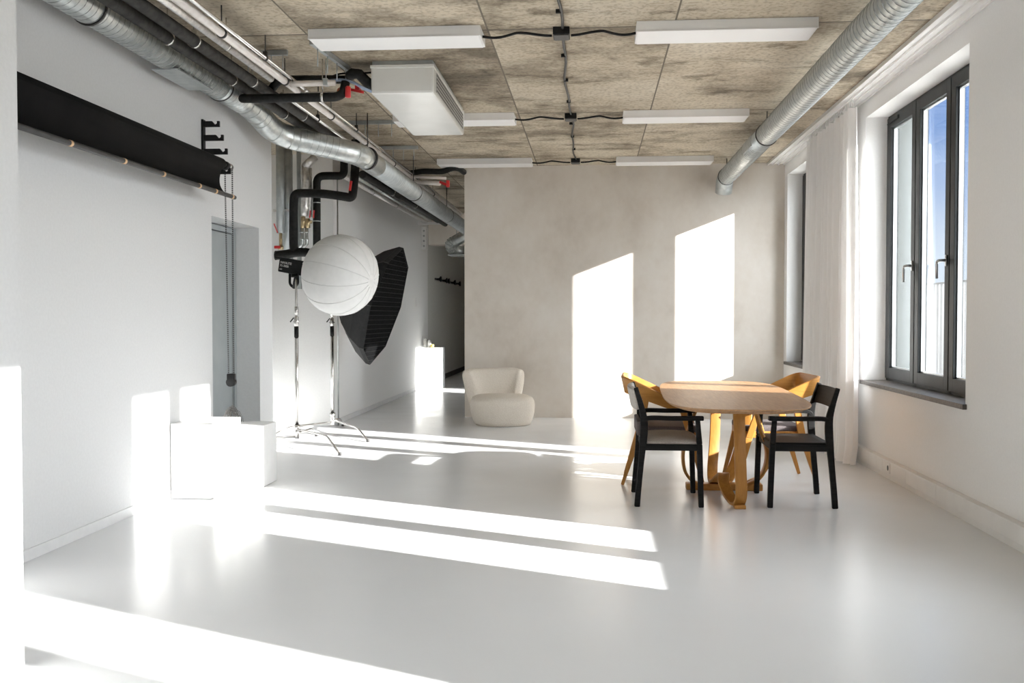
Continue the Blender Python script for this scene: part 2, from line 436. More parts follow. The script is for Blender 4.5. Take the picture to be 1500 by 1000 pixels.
# ------------------------------------------------------------------ windows
def window(n, y0, y1, panes, handles=(), closer=False):
    """panes: list of (y0,y1) clear glass"""
    w = bpy.data.objects.new('window_%d' % n, None); COL.objects.link(w); w.location = (XG, (y0 + y1) / 2, Z0); w['kind'] = 'structure'
    d0, d1 = XG + .012, XG + .085
    f = MB()
    f.box(d0, d1, y0, y0 + .05, Z0, Z1); f.box(d0, d1, y1 - .05, y1, Z0, Z1)
    f.box(d0, d1, y0, y1, Z0, Z0 + .05); f.box(d0, d1, y0, y1, Z1 - .05, Z1)
    for (a, c), (a2, c2) in zip(panes, panes[1:]):
        mid = (c + a2) / 2; f.box(d0, d1, mid - .028, mid + .028, Z0, Z1)
    f.build('frame', 'frame', w)
    for i, (a, c) in enumerate(panes):
        lo = y0 + .02 if i == 0 else (panes[i - 1][1] + a) / 2 + .008
        hi = y1 - .02 if i == len(panes) - 1 else (c + panes[i + 1][0]) / 2 - .008
        gz0, gz1 = Z0 + .115, Z1 - .115
        sa = MB(); s0, s1 = XG - .004, XG + .06
        sa.box(s0, s1, lo, a, Z0 + .022, Z1 - .022, .004); sa.box(s0, s1, c, hi, Z0 + .022, Z1 - .022, .004)
        sa.box(s0, s1, a - .004, c + .004, Z0 + .022, gz0, .004); sa.box(s0, s1, a - .004, c + .004, gz1, Z1 - .022, .004)
        so = sa.build('sash', 'frame', w)
        gk = MB(); gk.box(XG + .02, XG + .05, a - .002, a + .012, gz0, gz1); gk.box(XG + .02, XG + .05, c - .012, c + .002, gz0, gz1)
        gk.box(XG + .02, XG + .05, a, c, gz1 - .012, gz1); gk.box(XG + .02, XG + .05, a, c, gz0, gz0 + .012)
        gk.build('gasket', 'handle', so)
        g = MB(); g.box(XG + .030, XG + .034, a + .001, c - .001, gz0 + .001, gz1 - .001); g.build('pane', 'glass', so)
        if i in handles:
            hy = (lo + a) / 2; hz = 1.70; h = MB()
            h.box(XG - .014, XG - .003, hy - .015, hy + .015, hz - .04, hz + .04, .003)
            h.tube(fillet([(XG - .008, hy, hz), (XG - .06, hy, hz), (XG - .062, hy + .035, hz - .012), (XG - .058, hy + .04, hz - .13)], .02), .011, 10)
            h.build('handle', 'handle', so, True)
    if closer:
        cl = MB(); cl.box(XG - .02, XG - .002, y1 - .36, y1 - .12, Z1 - .075, Z1 - .045, .004); cl.cyl((XG - .012, y1 - .12, Z1 - .06), (XG - .012, y1 - .06, Z1 - .075), .006)
        cl.build('latch', 'gasket', w)
    return w
def sill(w, y0, y1):
    s_ = MB(); s_.box(XR - .028, XG + .03, y0 + .0005, y1 - .0005, Z0 - .0345, Z0, .003); s_.box(XR - .028, XR - .001, y0 - .03, y0, Z0 - .0345, Z0, .003); s_.box(XR - .028, XR - .001, y1, y1 + .03, Z0 - .0345, Z0, .003)
    s_.build('sill', 'sill', w)
w1 = window(1, 6.54, 8.93, [(6.67, 7.27), (7.46, 8.04), (8.235, 8.80)], handles=(1, 2), closer=True); sill(w1, 6.54, 8.93)
w2 = window(2, 11.14, 12.42, [(11.295, 11.665), (11.875, 12.24)]); sill(w2, 11.14, 12.42)
w3 = window(3, 3.55, 5.11, [(3.67, 4.235), (4.425, 4.99)]); sill(w3, 3.55, 5.11)
w4 = window(4, .60, 2.17, [(.73, 1.37), (1.50, 2.05)]); sill(w4, .60, 2.17)
w5 = window(5, 14.22, 15.27, [(14.34, 15.15)]); sill(w5, 14.22, 15.27)
# grey rendered reveals on the outside of the window that is seen through
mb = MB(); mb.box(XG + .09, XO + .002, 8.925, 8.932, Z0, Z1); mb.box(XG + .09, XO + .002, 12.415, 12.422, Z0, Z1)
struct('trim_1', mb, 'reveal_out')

# door in the niche
d_ = thing('door_1', (DX, 8.1, 0), None, None); d_['kind'] = 'structure'
mb = MB(); mb.box(DX - .055, DX, NY0 + .004, NY0 + .05, 0, 2.075); mb.box(DX - .055, DX + .004, NY1 - .055, NY1 - .004, 0, 2.075); mb.box(DX - .055, DX + .004, NY0 + .05, NY1 - .055, 2.03, 2.075)
mb.build('door_frame', 'door', d_)
mb = MB(); mb.box(DX - .05, DX - .015, NY0 + .054, NY1 - .062, .006, 2.022); mb.build('door_leaf', 'door', d_)

# outside: ribbed white cladding, roof
fo = Vector((5.5, 13.5, 0)); fd = Vector((0, 1, 0)); fn = Vector((-1, 0, 0))
mb = MB()
poly = []
k = 0
for i in range(70):
    s0_ = i * .17
    for ds, h in ((0, 0), (.05, 0), (.075, .035), (.145, .035)): poly.append(fo + fd * (s0_ + ds) + fn * h)
bk = [p - fn * .08 if False else p for p in poly]
tops, bots = [], []
for p in poly:
    tops.append(mb.bm.verts.new((p.x, p.y, 1.80))); bots.append(mb.bm.verts.new((p.x, p.y, -.15)))
for i in range(len(poly) - 1): mb.bm.faces.new([bots[i], bots[i + 1], tops[i + 1], tops[i]])
e0, e1 = fo - fn * .03, fo + fd * 11.9 - fn * .03
mb.bar((e0.x, e0.y, .82), (e1.x, e1.y, .82), .05, 1.93)
o = mb.build('cladding_fence', 'fence')
mb = MB(); mb.bar((e0.x, e0.y, 1.81), (e1.x, e1.y, 1.81), .14, .03); mb.build('coping', 'frame', o)
tag(o, 'white ribbed metal cladding on the roof outside the window', 'fence')
mb = MB(); mb.box(XO, 40, -30, 60, -.4, -.15); struct('roof_outside', mb, 'outground')

# ------------------------------------------------------------------ ceiling lights, boxes, cables
LIGHTS = [((-1.886, 6.48), 'nearest row, left of the ceiling cable line'),
          ((.28, 6.48), 'nearest row, right of the ceiling cable line'),
          ((-1.886, 9.27), 'ceiling light half hidden behind the white ceiling unit'),
          ((.28, 9.27), 'middle row, reaching toward the round duct'),
          ((-1.886, 11.94), 'ceiling light by the concrete wall, over the passage'),
          ((.28, 11.94), 'ceiling light by the concrete wall, at the end of the round duct')]
for (x, y), lab in LIGHTS:
    t = thing('ceiling_light', (x + .575, y + .15, CEIL), 'long white panel light in the ' + lab if lab.startswith(('nearest', 'middle')) else 'long white panel ' + lab, 'light', 'white panel lights on the ceiling')
    mb = MB(); mb.box(x, x + 1.15, y, y + .31, CEIL - .065, CEIL - .001, .003); mb.box(x, x + 1.15, y, y + .012, CEIL - .07, CEIL - .06); mb.build('housing', 'lampwhite', t)
    mb = MB(); mb.box(x + .012, x + 1.138, y + .012, y + .298, CEIL - .0705, CEIL - .0645); mb.build('diffuser', 'diff', t)
    # lead from the junction box on the cable line
    yy = y + .13
    xa, xb = (x + 1.149, -.275) if x < 0 else (x + .001, -.145)
    pts = []
    for i in range(13):
        u = i / 12; sag = .03 * math.sin(PI * u) + .012 * math.sin(3 * PI * u)
        pts.append((xa + (xb - xa) * u, yy + .03 * math.sin(2.2 * PI * u), CEIL - .042 + .022 * (1 - abs(2 * u - 1)) - sag * .35))
    c = MB(); c.tube(smoothpath(pts, 3), .009, 8)
    row = {6.48: 'nearest', 9.27: 'middle', 11.94: 'farthest'}[y]
    tag(c.build('power_cable', 'black'), 'black lead from the %s junction box to the %s panel light' % (row, 'left' if x < 0 else 'right'), 'cable', 'black leads to the panel lights')
for y, lab in ((6.61, 'nearest black junction box on the ceiling, largest in view'), (9.40, 'black junction box on the ceiling between the middle panel lights'), (12.07, 'small black junction box near the top of the concrete wall')):
    t = thing('junction_box', (-.21, y, CEIL), lab, 'box', 'black junction boxes on the ceiling')
    mb = MB(); mb.box(-.265, -.155, y - .05, y + .10, CEIL - .05, CEIL - .001, .004); mb.build('box_body', 'black', t)
    mb = MB(); mb.box(-.258, -.162, y - .04, y + .09, CEIL - .056, CEIL - .049, .002); mb.build('box_lid', 'bar', t)
pts = [(-.21 + .012 * math.sin(yy * 2.1) + .008 * math.sin(yy * 5.3), yy, CEIL - .012) for yy in [(-2 + i * .22) for i in range(65)]]
mb = MB(); mb.tube(pts, .0095, 8)
o = mb.build('power_cable', 'bar'); tag(o, 'dark cable running the length of the ceiling through three junction boxes', 'cable')
for yy in (5.6, 6.2, 7.25, 8.0, 8.8, 9.8, 10.5, 11.3):
    mb = MB(); mb.box(-.21 - .022, -.21 + .012, yy - .010, yy + .010, CEIL - .024, CEIL - .001); mb.build('clip', 'black', o)

# ------------------------------------------------------------------ ceiling unit
t = thing('air_conditioner', (-1.42, 8.2, CEIL), 'white boxy air handling unit hung under the concrete ceiling', 'air conditioner')
x0, x1, y0, y1 = -1.655, -1.18, 7.33, 9.07
mb = MB(); mb.box(x0 + .01, x1 - .01, y0 + .01, y1 - .01, CEIL - .03, CEIL - .001); mb.box(x0, x0 + .12, y1 - .1, y1 + .22, CEIL - .06, CEIL - .002); mb.build('mounting_plate', 'galv_dull', t)
mb = MB(); mb.box(x0, x1, y0, y1, 2.955, CEIL - .03, .018); mb.box(x0 - .004, x1 + .004, y0 - .004, y1, CEIL - .055, CEIL - .032, .003); mb.build('housing', 'acwhite', t, None)
mb = MB(); mb.box(x1 + .0, x1 + .004, y0 + .12, y1 - .1, 2.985, CEIL - .07); v = mb.build('vent_grille', 'dark', t)
mb = MB()
for i in range(44):
    yy = y0 + .12 + (y1 - y0 - .22) * i / 43; mb.box(x1 + .003, x1 + .0043, yy - .0035, yy + .0035, 2.985, CEIL - .07)
for i in range(6):
    zz = 2.985 + (CEIL - .07 - 2.985) * i / 5; mb.box(x1 + .003, x1 + .0043, y0 + .12, y1 - .1, zz - .004, zz + .004)
mb.build('slats', 'acwhite', v)

# ------------------------------------------------------------------ round duct on the right
XD, ZD, RD = 1.615, 2.985, .1
t = thing('ventilation_duct', (XD, 5, ZD), 'round galvanised spiral duct under the ceiling beside the window wall', 'duct')
mb = MB(); mb.cyl((XD, -5.9, ZD), (XD, 9.42, ZD), RD, 40); seam_part(mb.build('duct_section', 'galv', t), [((XD, 3, ZD), (XD, 9.4, ZD))], RD, .07)
mb = MB(); mb.cyl((XD, 9.44, ZD), (XD, 12.2, ZD), RD, 40); seam_part(mb.build('duct_section', 'galv', t), [((XD, 9.8, ZD), (XD, 12.2, ZD))], RD, .07)
mb = MB(); mb.tube([(XD, 12.2, ZD), (XD, 12.34, ZD - .02), (XD, 12.44, ZD - .08), (XD, 12.48, ZD - .16)], RD + .003, 40); mb.build('end_elbow', 'galv_dull', t, True)
for yy in (9.43, 12.2):
    mb = MB(); ring(mb, (XD, yy, ZD), (0, 1, 0), RD + .007, .02)
    mb.cyl((XD, yy, ZD + .1), (XD, yy, CEIL), .005, 8); mb.build('hanger', 'bar', t)
mb = MB(); mb.prism([(XD - RD - .004 + .006 * abs(a), ZD + a * .05) for a in (-1, 0, 1)] + [(XD - RD + .02, ZD + .05), (XD - RD + .02, ZD - .05)], 'y', 9.75, 10.25); mb.build('access_panel', 'galv_dull', t)

# ------------------------------------------------------------------ round duct on the left, with its two bends
t = thing('ventilation_duct', (-2.8, 6, 3.02), 'round galvanised duct along the left wall, bending twice toward the passage', 'duct')
RA = .098
A0, A1, A2, A3 = Vector((-2.8, -1, 3.02)), Vector((-2.8, 8.02, 3.02)), Vector((-2.13, 8.95, 2.775)), Vector((-2.13, 16.6, 2.765))
mb = MB(); mb.cyl((-2.8, 3.46, 3.02), (-2.8, 7.25, 3.02), RA, 36); seam_part(mb.build('duct_section', 'galv', t), [((-2.8, 3.6, 3.02), (-2.8, 7.25, 3.02))], RA, .06)
B1, B2 = Vector((-2.8, 7.98, 3.02)), Vector((-2.765, 8.50, 2.885))
path = fillet([Vector((-2.8, 7.25, 3.02)), B1, B2, A2, A2 + Vector((0, .7, 0))], .2, 10)
mb = MB(); mb.tube(path, RA + .004, 36)
for i in (1, 5, 9, 11, 15, 20, 22, 27, 31):
    if i < len(path) - 1: ring(mb, path[i], path[i + 1] - path[i], RA + .007, .008)
el = mb.build('duct_elbow', 'galv', t, None)
seam_part(el, [((-2.8, 7.3, 3.02), (-2.8, 7.8, 3.02))], RA + .003, .06)
seam_part(el, [(B2 + (A2 - B2) * .32, B2 + (A2 - B2) * .74)], RA + .003, .06)
mb = MB(); mb.cyl(A2 + Vector((0, .7, 0)), A3, RA + .004, 36); seam_part(mb.build('duct_section', 'galv_dull', t), [(A2 + Vector((0, 1.3, 0)), A3)], RA + .004, .08, .004)
mb = MB(); mb.box(-2.9, -2.72, 6.35, 6.95, 2.917, 2.925); mb.build('access_panel', 'galv_dull', t)
for c, dd, r_ in (((-2.8, 5.35, 3.02), (0, 1, 0), RA), ((-2.8, 7.3, 3.02), (0, 1, 0), RA), (A2 + Vector((.02, .25, 0)), (.25, 1, 0), RA), ((-2.13, 11.7, 2.77), (0, 1, 0), RA), ((-2.13, 14.4, 2.77), (0, 1, 0), RA)):
    c = Vector(c); mb = MB(); ring(mb, c, dd, r_ + .009, .018); mb.cyl(c + Vector((0, 0, .1)), (c.x, c.y, CEIL), .005, 8); mb.build('hanger', 'bar', t)
# flexible branch past the end wall
t = thing('ventilation_duct', (-2.0, 17.4, 2.5), 'short shiny flexible duct bending down in the passage', 'duct')
pth = fillet([(-1.75, 17.3, 2.86), (-2.1, 17.3, 2.78), (-2.5, 17.3, 2.56), (-2.46, 17.35, 2.46), (-2.3, 17.4, 2.42)], .16, 8)
mb = MB(); pr = []
mb.tube(pth, .1, 24)
for i in range(0, len(pth) - 1, 2): ring(mb, pth[i], pth[i + 1] - pth[i], .106, .02)
mb.build('hose', 'galv', t)
mb = MB(); mb.box(-2.52, -1.7, 17.15, 17.6, 2.35, 2.37); mb.build('shelf_plate', 'galv_dull', t)
for xx in (-2.4, -1.8):
    mb = MB(); mb.cyl((xx, 17.4, 2.37), (xx, 17.4, CEIL), .006, 8); mb.build('hanger', 'galv_dull', t)

# ------------------------------------------------------------------ straight pipes along the left
def run(x, z, r, y0, y1, m, label, hangs, clampm='steel', hangm='galv_dull', name='insulated_pipe', gap=True):
    t = thing(name, (x, (y0 + y1) / 2, z), label, 'pipe', 'pipes under the ceiling on the left')
    mb = MB(); mb.cyl((x, y0, z), (x, y1, z), r, 20); mb.build('pipe', m, t)
    for yy in hangs:
        h = MB(); ring(h, (x, yy, z), (0, 1, 0), r + .006, .022, 20); h.cyl((x, yy, z + r), (x, yy, CEIL), .0045, 6); h.box(x - .014, x + .014, yy - .011, yy + .011, z + r, z + r + .03)
        h.build('hanger', clampm, t)
    return t
run(-2.60, 3.0, .038, 3.6, 13, 'pipe_grey', 'dark insulated ceiling pipe next to the round duct, left of the pair', (4.6, 5.92, 7.0, 8.2))
run(-2.465, 3.0, .038, 3.6, 13, 'pipe_grey', 'dark insulated ceiling pipe nearer the room, right of the pair', (4.7, 6.0, 7.05, 8.3))
run(-2.335, 3.02, .024, 3.6, 7.08, 'foil', 'foil wrapped ceiling pipe ending in a crumpled tip', (4.9, 6.2), name='foil_pipe')
run(-2.27, 3.03, .026, 3.6, 16.9, 'whitepipe', 'pale ceiling pipe running past the ceiling unit to the passage', (4.7, 5.95, 7.2, 8.5, 9.8, 11.2, 12.6, 14), 'bar', name='pale_pipe')
run(-2.215, 3.045, .013, 3.6, 16.9, 'steel', 'thin bright conduit beside the pale ceiling pipe', (5.3, 6.6, 7.9, 9.2), 'bar', name='metal_conduit')
run(-2.36, 2.985, .012, 7.4, 16.9, 'steel', 'thin bright conduit over the second half of the left duct', (8.4, 9.7, 11.0), 'bar', name='metal_conduit')
run(-2.92, 2.94, .03, 11.5, 17.2, 'foil', 'foil pipe along the top of the far white wall, nearest the wall', (13, 14.6), name='foil_pipe')
run(-2.83, 2.97, .028, 11.5, 17.2, 'galv', 'bright metal pipe along the top of the far white wall', (13.1, 14.7), name='metal_pipe')
run(-2.70, 2.96, .045, 11.5, 17.2, 'pipe_grey', 'thick dark pipe behind the left duct along the far wall', (13.2,))
run(-2.57, 2.9, .045, 13.0, 17.2, 'pipe_grey', 'thick dark pipe under the left duct toward the passage', (14.2,))
mb = MB(); mb.box(-3.05, -2.35, 17.18, 17.24, 2.895, 2.935); mb.box(-3.05, -3.0, 17.18, 17.24, 2.93, CEIL); tag(mb.build('support_rail', 'lampwhite'), 'white cross rail carrying the pipe ends at the passage', 'rail')
# channel rails screwed to the ceiling
for (xa, ya, xb, yb, lab) in ((-2.52, 6.98, -2.18, 6.98, 'short channel rail on the ceiling left of the nearest panel light'), (-1.93, 6.72, -1.86, 7.5, 'channel rail on the ceiling by the end of the nearest panel light'), (-2.42, 9.55, -1.9, 9.55, 'channel rail on the ceiling behind the ceiling unit'), (-2.42, 11.0, -1.95, 11.0, 'small channel rail on the ceiling before the passage')):
    mb = MB(); mb.bar((xa, ya, CEIL - .02), (xb, yb, CEIL - .02), .03, .036)
    o = mb.build('channel_rail', 'galv_dull'); tag(o, lab, 'rail', 'channel rails on the ceiling')
    dv = Vector((xb - xa, yb - ya, 0))
    for u in (.15, .4, .65, .9):
        mb = MB(); q = Vector((xa, ya, CEIL - .03)) + dv * u; mb.cyl(q, q - Vector((0, 0, .13)), .004, 6); mb.build('threaded_rod', 'galv_dull', o)

# ------------------------------------------------------------------ branches to the ceiling unit
t = thing('insulated_pipe', (-2.2, 7.25, 2.92), 'black pipe crossing to the red tagged valve beside the ceiling unit', 'pipe')
mb = MB(); mb.tube(fillet([(-2.60, 7.45, 2.965), (-2.63, 7.25, 2.92), (-2.4, 7.25, 2.918), (-1.9, 7.25, 2.918), (-1.845, 7.25, 2.94), (-1.83, 7.27, 3.03)], .07), .033, 18); mb.build('pipe', 'rubber', t, True)
mb = MB(); ring(mb, (-2.0, 7.25, 2.918), (1, 0, 0), .037, .02, 20); mb.cyl((-2.0, 7.25, 2.95), (-2.0, 7.25, CEIL), .0045, 6); mb.build('hanger', 'steel', t)
mb = MB(); mb.lathe([(.012, 0), (.021, .004), (.021, .075), (.012, .085)], 16, Matrix.Translation((-1.80, 7.22, 2.905))); mb.build('valve_handle', 'red', t, True)
t = thing('insulated_pipe', (-2.1, 7.46, 3.1), 'black pipe along the ceiling into the back of the ceiling unit', 'pipe')
mb = MB(); mb.tube(fillet([(-2.46, 7.46, 3.03), (-2.40, 7.46, 3.105), (-2.0, 7.46, 3.1), (-1.86, 7.46, 3.095), (-1.83, 7.44, 3.13), (-1.76, 7.42, 3.13), (-1.72, 7.5, 3.06), (-1.655, 7.52, 3.05)], .06), [.03] * 100 if False else .032, 18); mb.build('pipe', 'rubber', t, True)
mb = MB(); mb.tube([(-1.83, 7.4, 3.11), (-1.80, 7.36, 3.115), (-1.75, 7.36, 3.11), (-1.7, 7.4, 3.06), (-1.658, 7.45, 3.03)], .04, 16); mb.build('pipe_elbow', 'rubber', t, True)
t = thing('pale_pipe', (-2.1, 7.23, 3.02), 'short pale pipe branching toward the ceiling unit', 'pipe')
mb = MB(); mb.tube(fillet([(-2.25, 7.3, 3.03), (-2.22, 7.24, 3.02), (-1.9, 7.24, 3.02)], .03), .022, 14); mb.build('pipe', 'whitepipe', t, True)
mb = MB(); mb.box(-1.985, -1.955, 7.21, 7.27, 3.0, 3.05); mb.cyl((-1.97, 7.24, 3.04), (-1.97, 7.24, CEIL), .004, 6); mb.build('hanger', 'galv_dull', t)
t = thing('foil_pipe', (-2.1, 7.53, 3.0), 'short foil pipe branching toward the ceiling unit, with an orange cap', 'pipe')
mb = MB(); mb.tube(fillet([(-2.29, 7.6, 3.04), (-2.26, 7.53, 3.0), (-1.88, 7.53, 3.0)], .04), .024, 14); mb.build('pipe', 'foil', t, True)
mb = MB(); mb.cyl((-1.93, 7.5, 3.02), (-1.88, 7.44, 2.995), .028, 16); mb.build('end_cap', 'orange', t)
mb = MB(); mb.box(-1.80, -1.765, 7.42, 7.50, 3.01, 3.05, .008); mb.bar((-1.84, 7.46, 3.02), (-1.73, 7.4, 2.985), .02, .02); mb.build('valve_handle', 'red', t)
mb = MB(); mb.tube(smoothpath([(-1.99, 7.30, 3.05), (-1.86, 7.28, 3.05), (-1.76, 7.26, 3.02), (-1.70, 7.27, 2.985), (-1.655, 7.34, 2.975)], 6), .011, 10)
tag(mb.build('drain_hose', 'blue_hose', None, True), 'blue hose looping into the corner of the ceiling unit', 'hose')
mb = MB(); mb.tube(smoothpath([(-2.38, 7.62, 3.10), (-2.1, 7.6, 3.13), (-1.95, 7.58, 3.17), (-1.75, 7.55, 3.165), (-1.64, 7.5, 3.16)], 6), .008, 8)
tag(mb.build('power_cable', 'black', None, True), 'thin black cable over the pipes to the ceiling unit', 'cable')
# second branch, beside the end wall
t = thing('insulated_pipe', (-1.95, 12.0, 3.06), 'black pipe turning over the concrete wall by the passage', 'pipe')
mb = MB(); mb.tube(fillet([(-2.46, 12.2, 3.04), (-2.1, 12.2, 3.09), (-1.85, 12.2, 3.08), (-1.72, 12.15, 3.12), (-1.66, 12.3, 3.13), (-1.64, 12.6, 3.13)], .06), .035, 14); mb.build('pipe', 'rubber', t, True)
t = thing('pale_pipe', (-2, 12.1, 2.98), 'short pale pipe with red handles beside the concrete wall', 'pipe')
mb = MB(); mb.cyl((-2.25, 12.2, 3.03), (-1.8, 12.1, 2.985), .018, 12); mb.cyl((-2.25, 12.3, 2.975), (-1.88, 12.15, 2.93), .028, 12); mb.build('pipe', 'whitepipe', t)
mb = MB(); mb.bar((-1.87, 12.1, 2.94), (-1.78, 12.05, 2.90), .03, .03); mb.box(-1.79, -1.75, 12.05, 12.09, 2.87, 2.955, .004); mb.build('valve_handle', 'red', t)

# ------------------------------------------------------------------ pipe riser in the alcove
YP = 10.6
def P(x, y, Y=YP):
    """point of the plane y = Y seen at that place of the photograph"""
    d = RT * ((x - 750) / F) - UP * ((y - 500) / F) + FW
    return Vector((0, 0, CH)) + d * (Y / d.y)
GR = 'riser pipes in the alcove'
t = thing('riser_pipe', P(411, 330), 'grey vertical riser pipe at the left edge of the alcove', 'pipe', GR)
a = P(411, 330); mb = MB(); mb.cyl((a.x, YP, 2.2), (a.x, YP, CEIL), .045, 20); mb.build('pipe', 'galv_dull', t)
mb = MB(); mb.cyl((a.x, YP, 2.05), (a.x, YP, 2.2), .018, 12); mb.cyl((a.x, YP, 2.02), (a.x, YP, 2.06), .03, 12); mb.build('pipe_tail', 'brass', t)
mb = MB(); mb.bar((a.x - .02, YP - .04, 2.2), (a.x - .055, YP - .06, 2.30), .012, .01); mb.build('valve_handle', 'red', t); mb = MB(); mb.bar((a.x - .055, YP - .05, 2.045), (a.x + .01, YP - .05, 2.045), .02, .03, bev=.004); mb.build('valve_handle', 'red', t)
t = thing('riser_pipe', P(421, 330), 'wider grey vertical riser pipe behind the thick black pipe bend', 'pipe', GR)
a = P(421, 330, YP + .12); mb = MB(); mb.cyl((a.x, YP + .12, 1.9), (a.x, YP + .12, CEIL), .06, 20); mb.build('pipe', 'galv_dull', t)
mb = MB(); mb.box(a.x - .13, a.x + .06, YP + .03, YP + .06, 2.44, 2.465); mb.build('clamp', 'steel', t)
# thick black pipe: down from the ceiling, across, down
t = thing('riser_pipe', P(480, 325), 'thick black insulated pipe bending across the front of the alcove', 'pipe', GR)
Q = lambda x, y, Y=YP - .25: P(x, y, Y)
q0 = Q(516, 228); q0.z = 2.9
mb = MB(); mb.tube(fillet([(q0.x, YP - .1, CEIL - .02), (q0.x, YP - .12, 2.85), Q(516, 290), Q(503, 287.5), Q(470, 283), Q(431, 283), Q(430, 300), Q(430, 360), Q(432, 374)], .11, 8), .046, 20); mb.build('pipe', 'rubber', t, True)
mb = MB(); mb.bar(Q(514.5, 265, YP - .33), Q(512.5, 279, YP - .33), .028, .02); mb.build('valve_handle', 'red', t)
mb = MB(); mb.tube(fillet([Q(404, 374), Q(418, 372.5), Q(432, 370), Q(447, 369), Q(466, 374.5)], .04), .048, 18); mb.build('pipe_tee', 'rubber', t, True)
mb = MB()
a = Q(404, 374); b_ = Q(405, 374); ring(mb, a, b_ - a, .05, .01); mb.build('end_ring', 'pipe_grey', t)
# second black pipe
t = thing('riser_pipe', P(465, 330), 'slimmer black insulated pipe standing right of the foil duct', 'pipe', GR)
q0 = P(504, 228, YP + .25)
mb = MB(); mb.tube(fillet([(q0.x, YP + .25, CEIL - .02), P(504, 258, YP + .2), P(485, 257, YP + .2), P(464, 258, YP + .2), P(464, 290, YP + .2), P(464, 400, YP + .2)], .11, 8), .043, 20); mb.build('pipe', 'rubber', t, True)
for yy in (297, 324):
    mb = MB(); a = P(464, yy, YP + .2); ring(mb, a, (0, 0, 1), .047, .009); mb.build('clamp', 'galv', t)
# foil duct and its twin valves
t = thing('riser_pipe', P(447, 300), 'foil wrapped vertical pipe with brass valves in the alcove', 'pipe', GR)
YF = YP + .1
mb = MB(); mb.tube([P(462, 229, YF), P(446, 244.5, YF)], .042, 16); mb.tube([P(447, 242, YF), P(448, 268, YF), P(446, 300, YF), P(447, 316, YF)], .04, 16)
mb.tube([P(453, 246, YF + .1), P(453.5, 318, YF + .1)], .03, 14); mb.build('pipe', 'foil', t, True)
mb = MB(); mb.cyl(P(444, 317, YF), P(444, 334, YF), .026, 14); mb.cyl(P(451, 320, YF), P(451, 334, YF), .026, 14); mb.cyl(P(443, 325, YF), P(457, 325, YF), .018, 12); mb.build('valve_body', 'brass', t)
for x in (442.5, 449):
    mb = MB(); mb.tube([P(x, 334, YF), P(x, 358, YF), P(x - 5, 362, YF)], .02, 14)
    for yy in (340, 350): ring(mb, P(x, yy, YF), (0, 0, 1), .025, .015)
    mb.build('pipe_tail', 'galv', t)
for x in (454.5, 460):
    mb = MB(); mb.bar(P(x - 1, 319, YF - .06), P(x, 308, YF - .08), .013, .01); mb.build('valve_handle', 'red', t)
t = thing('riser_pipe', P(437, 300, YP + .35), 'flat metal channel behind the foil pipe', 'pipe', GR)
mb = MB(); a = P(438, 260, YP + .35); mb.box(a.x - .02, a.x + .02, YP + .33, YP + .37, 1.6, CEIL); mb.build('pipe', 'galv_dull', t)
mb = MB(); a = P(494.6, 300, 11.47); mb.cyl((a.x, 11.46, .0), (a.x, 11.46, 2.9), .009, 8)
tag(mb.build('metal_conduit', 'handle'), 'thin grey conduit down the corner of the far white wall', 'conduit')

# ------------------------------------------------------------------ backdrop roll, bracket and chain
XK, ZK = -2.80, 2.445
t = thing('backdrop_roll', (XK, 5.7, ZK), 'black backdrop roll hung along the left wall, a short drop rolled out', 'backdrop')
mb = MB(); mb.cyl((XK, 3.9, ZK), (XK, 7.30, ZK), .043, 28); mb.build('roll', 'vinyl', t)
mb = MB(); mb.cyl((XK, 7.29, ZK), (XK, 7.5, ZK), .018, 16); mb.lathe([(.028, 0), (.034, .01), (.034, .05), (.024, .06)], 18, Matrix.Translation((XK, 7.36, ZK)) @ Matrix.Rotation(-PI / 2, 4, 'X')); mb.build('roll_core', 'black', t)
mb = MB(); mb.cyl((XK, 7.43, ZK), (XK, 7.49, ZK), .03, 16); mb.cyl((XK + .005, 7.30, ZK), (XK + .005, 7.35, ZK), .024, 16); mb.build('chain_wheel', 'steel', t)
# hanging cloth, bellied
prof = [(XK + .043, ZK), (XK + .038, ZK - .03), (XK + .018, ZK - .07), (XK + .004, ZK - .12), (XK + .006, ZK - .17), (XK + .03, ZK - .215), (XK + .06, ZK - .235)]
prof = [(p.x, p.y) for p in [Vector((v.x, v.y, 0)) for v in smoothpath([(a, c, 0) for a, c in prof], 4)]]
mb = MB(); rows = []
for ys in (3.9, 5.6, 7.23): rows.append([mb.bm.verts.new((a, ys + (.0 if ys < 7 else .06 * (0 if i < 4 else 1) * (i / len(prof))), c)) for i, (a, c) in enumerate(prof)])
for A_, B_ in zip(rows, rows[1:]):
    for i in range(len(prof) - 1): mb.bm.faces.new([A_[i], A_[i + 1], B_[i + 1], B_[i]]).smooth = True
o = mb.build('hanging_cloth', 'vinyl', t); md = o.modifiers.new('thick', 'SOLIDIFY'); md.thickness = .003
mb = MB(); mb.cyl((XK + .062, 3.9, ZK - .24), (XK + .062, 7.42, ZK - .24), .016, 16); bar_ = mb.build('bottom_bar', 'bar', t)
for yy in (4.05, 5.02, 5.62, 6.15, 6.73, 7.03, 7.36):
    mb = MB(); mb.tube([(XK + .062, yy - .012, ZK - .24), (XK + .062, yy + .012, ZK - .24)], .0172, 16); mb.build('tape_band', 'tape', bar_)
t = thing('wall_bracket', (XL, 7.41, 2.65), 'black three armed hook bracket on the left wall above the backdrop roll', 'bracket')
mb = MB(); mb.box(XL, XL + .016, 7.385, 7.435, 2.40, 2.80, .002); mb.build('back_plate', 'black', t)
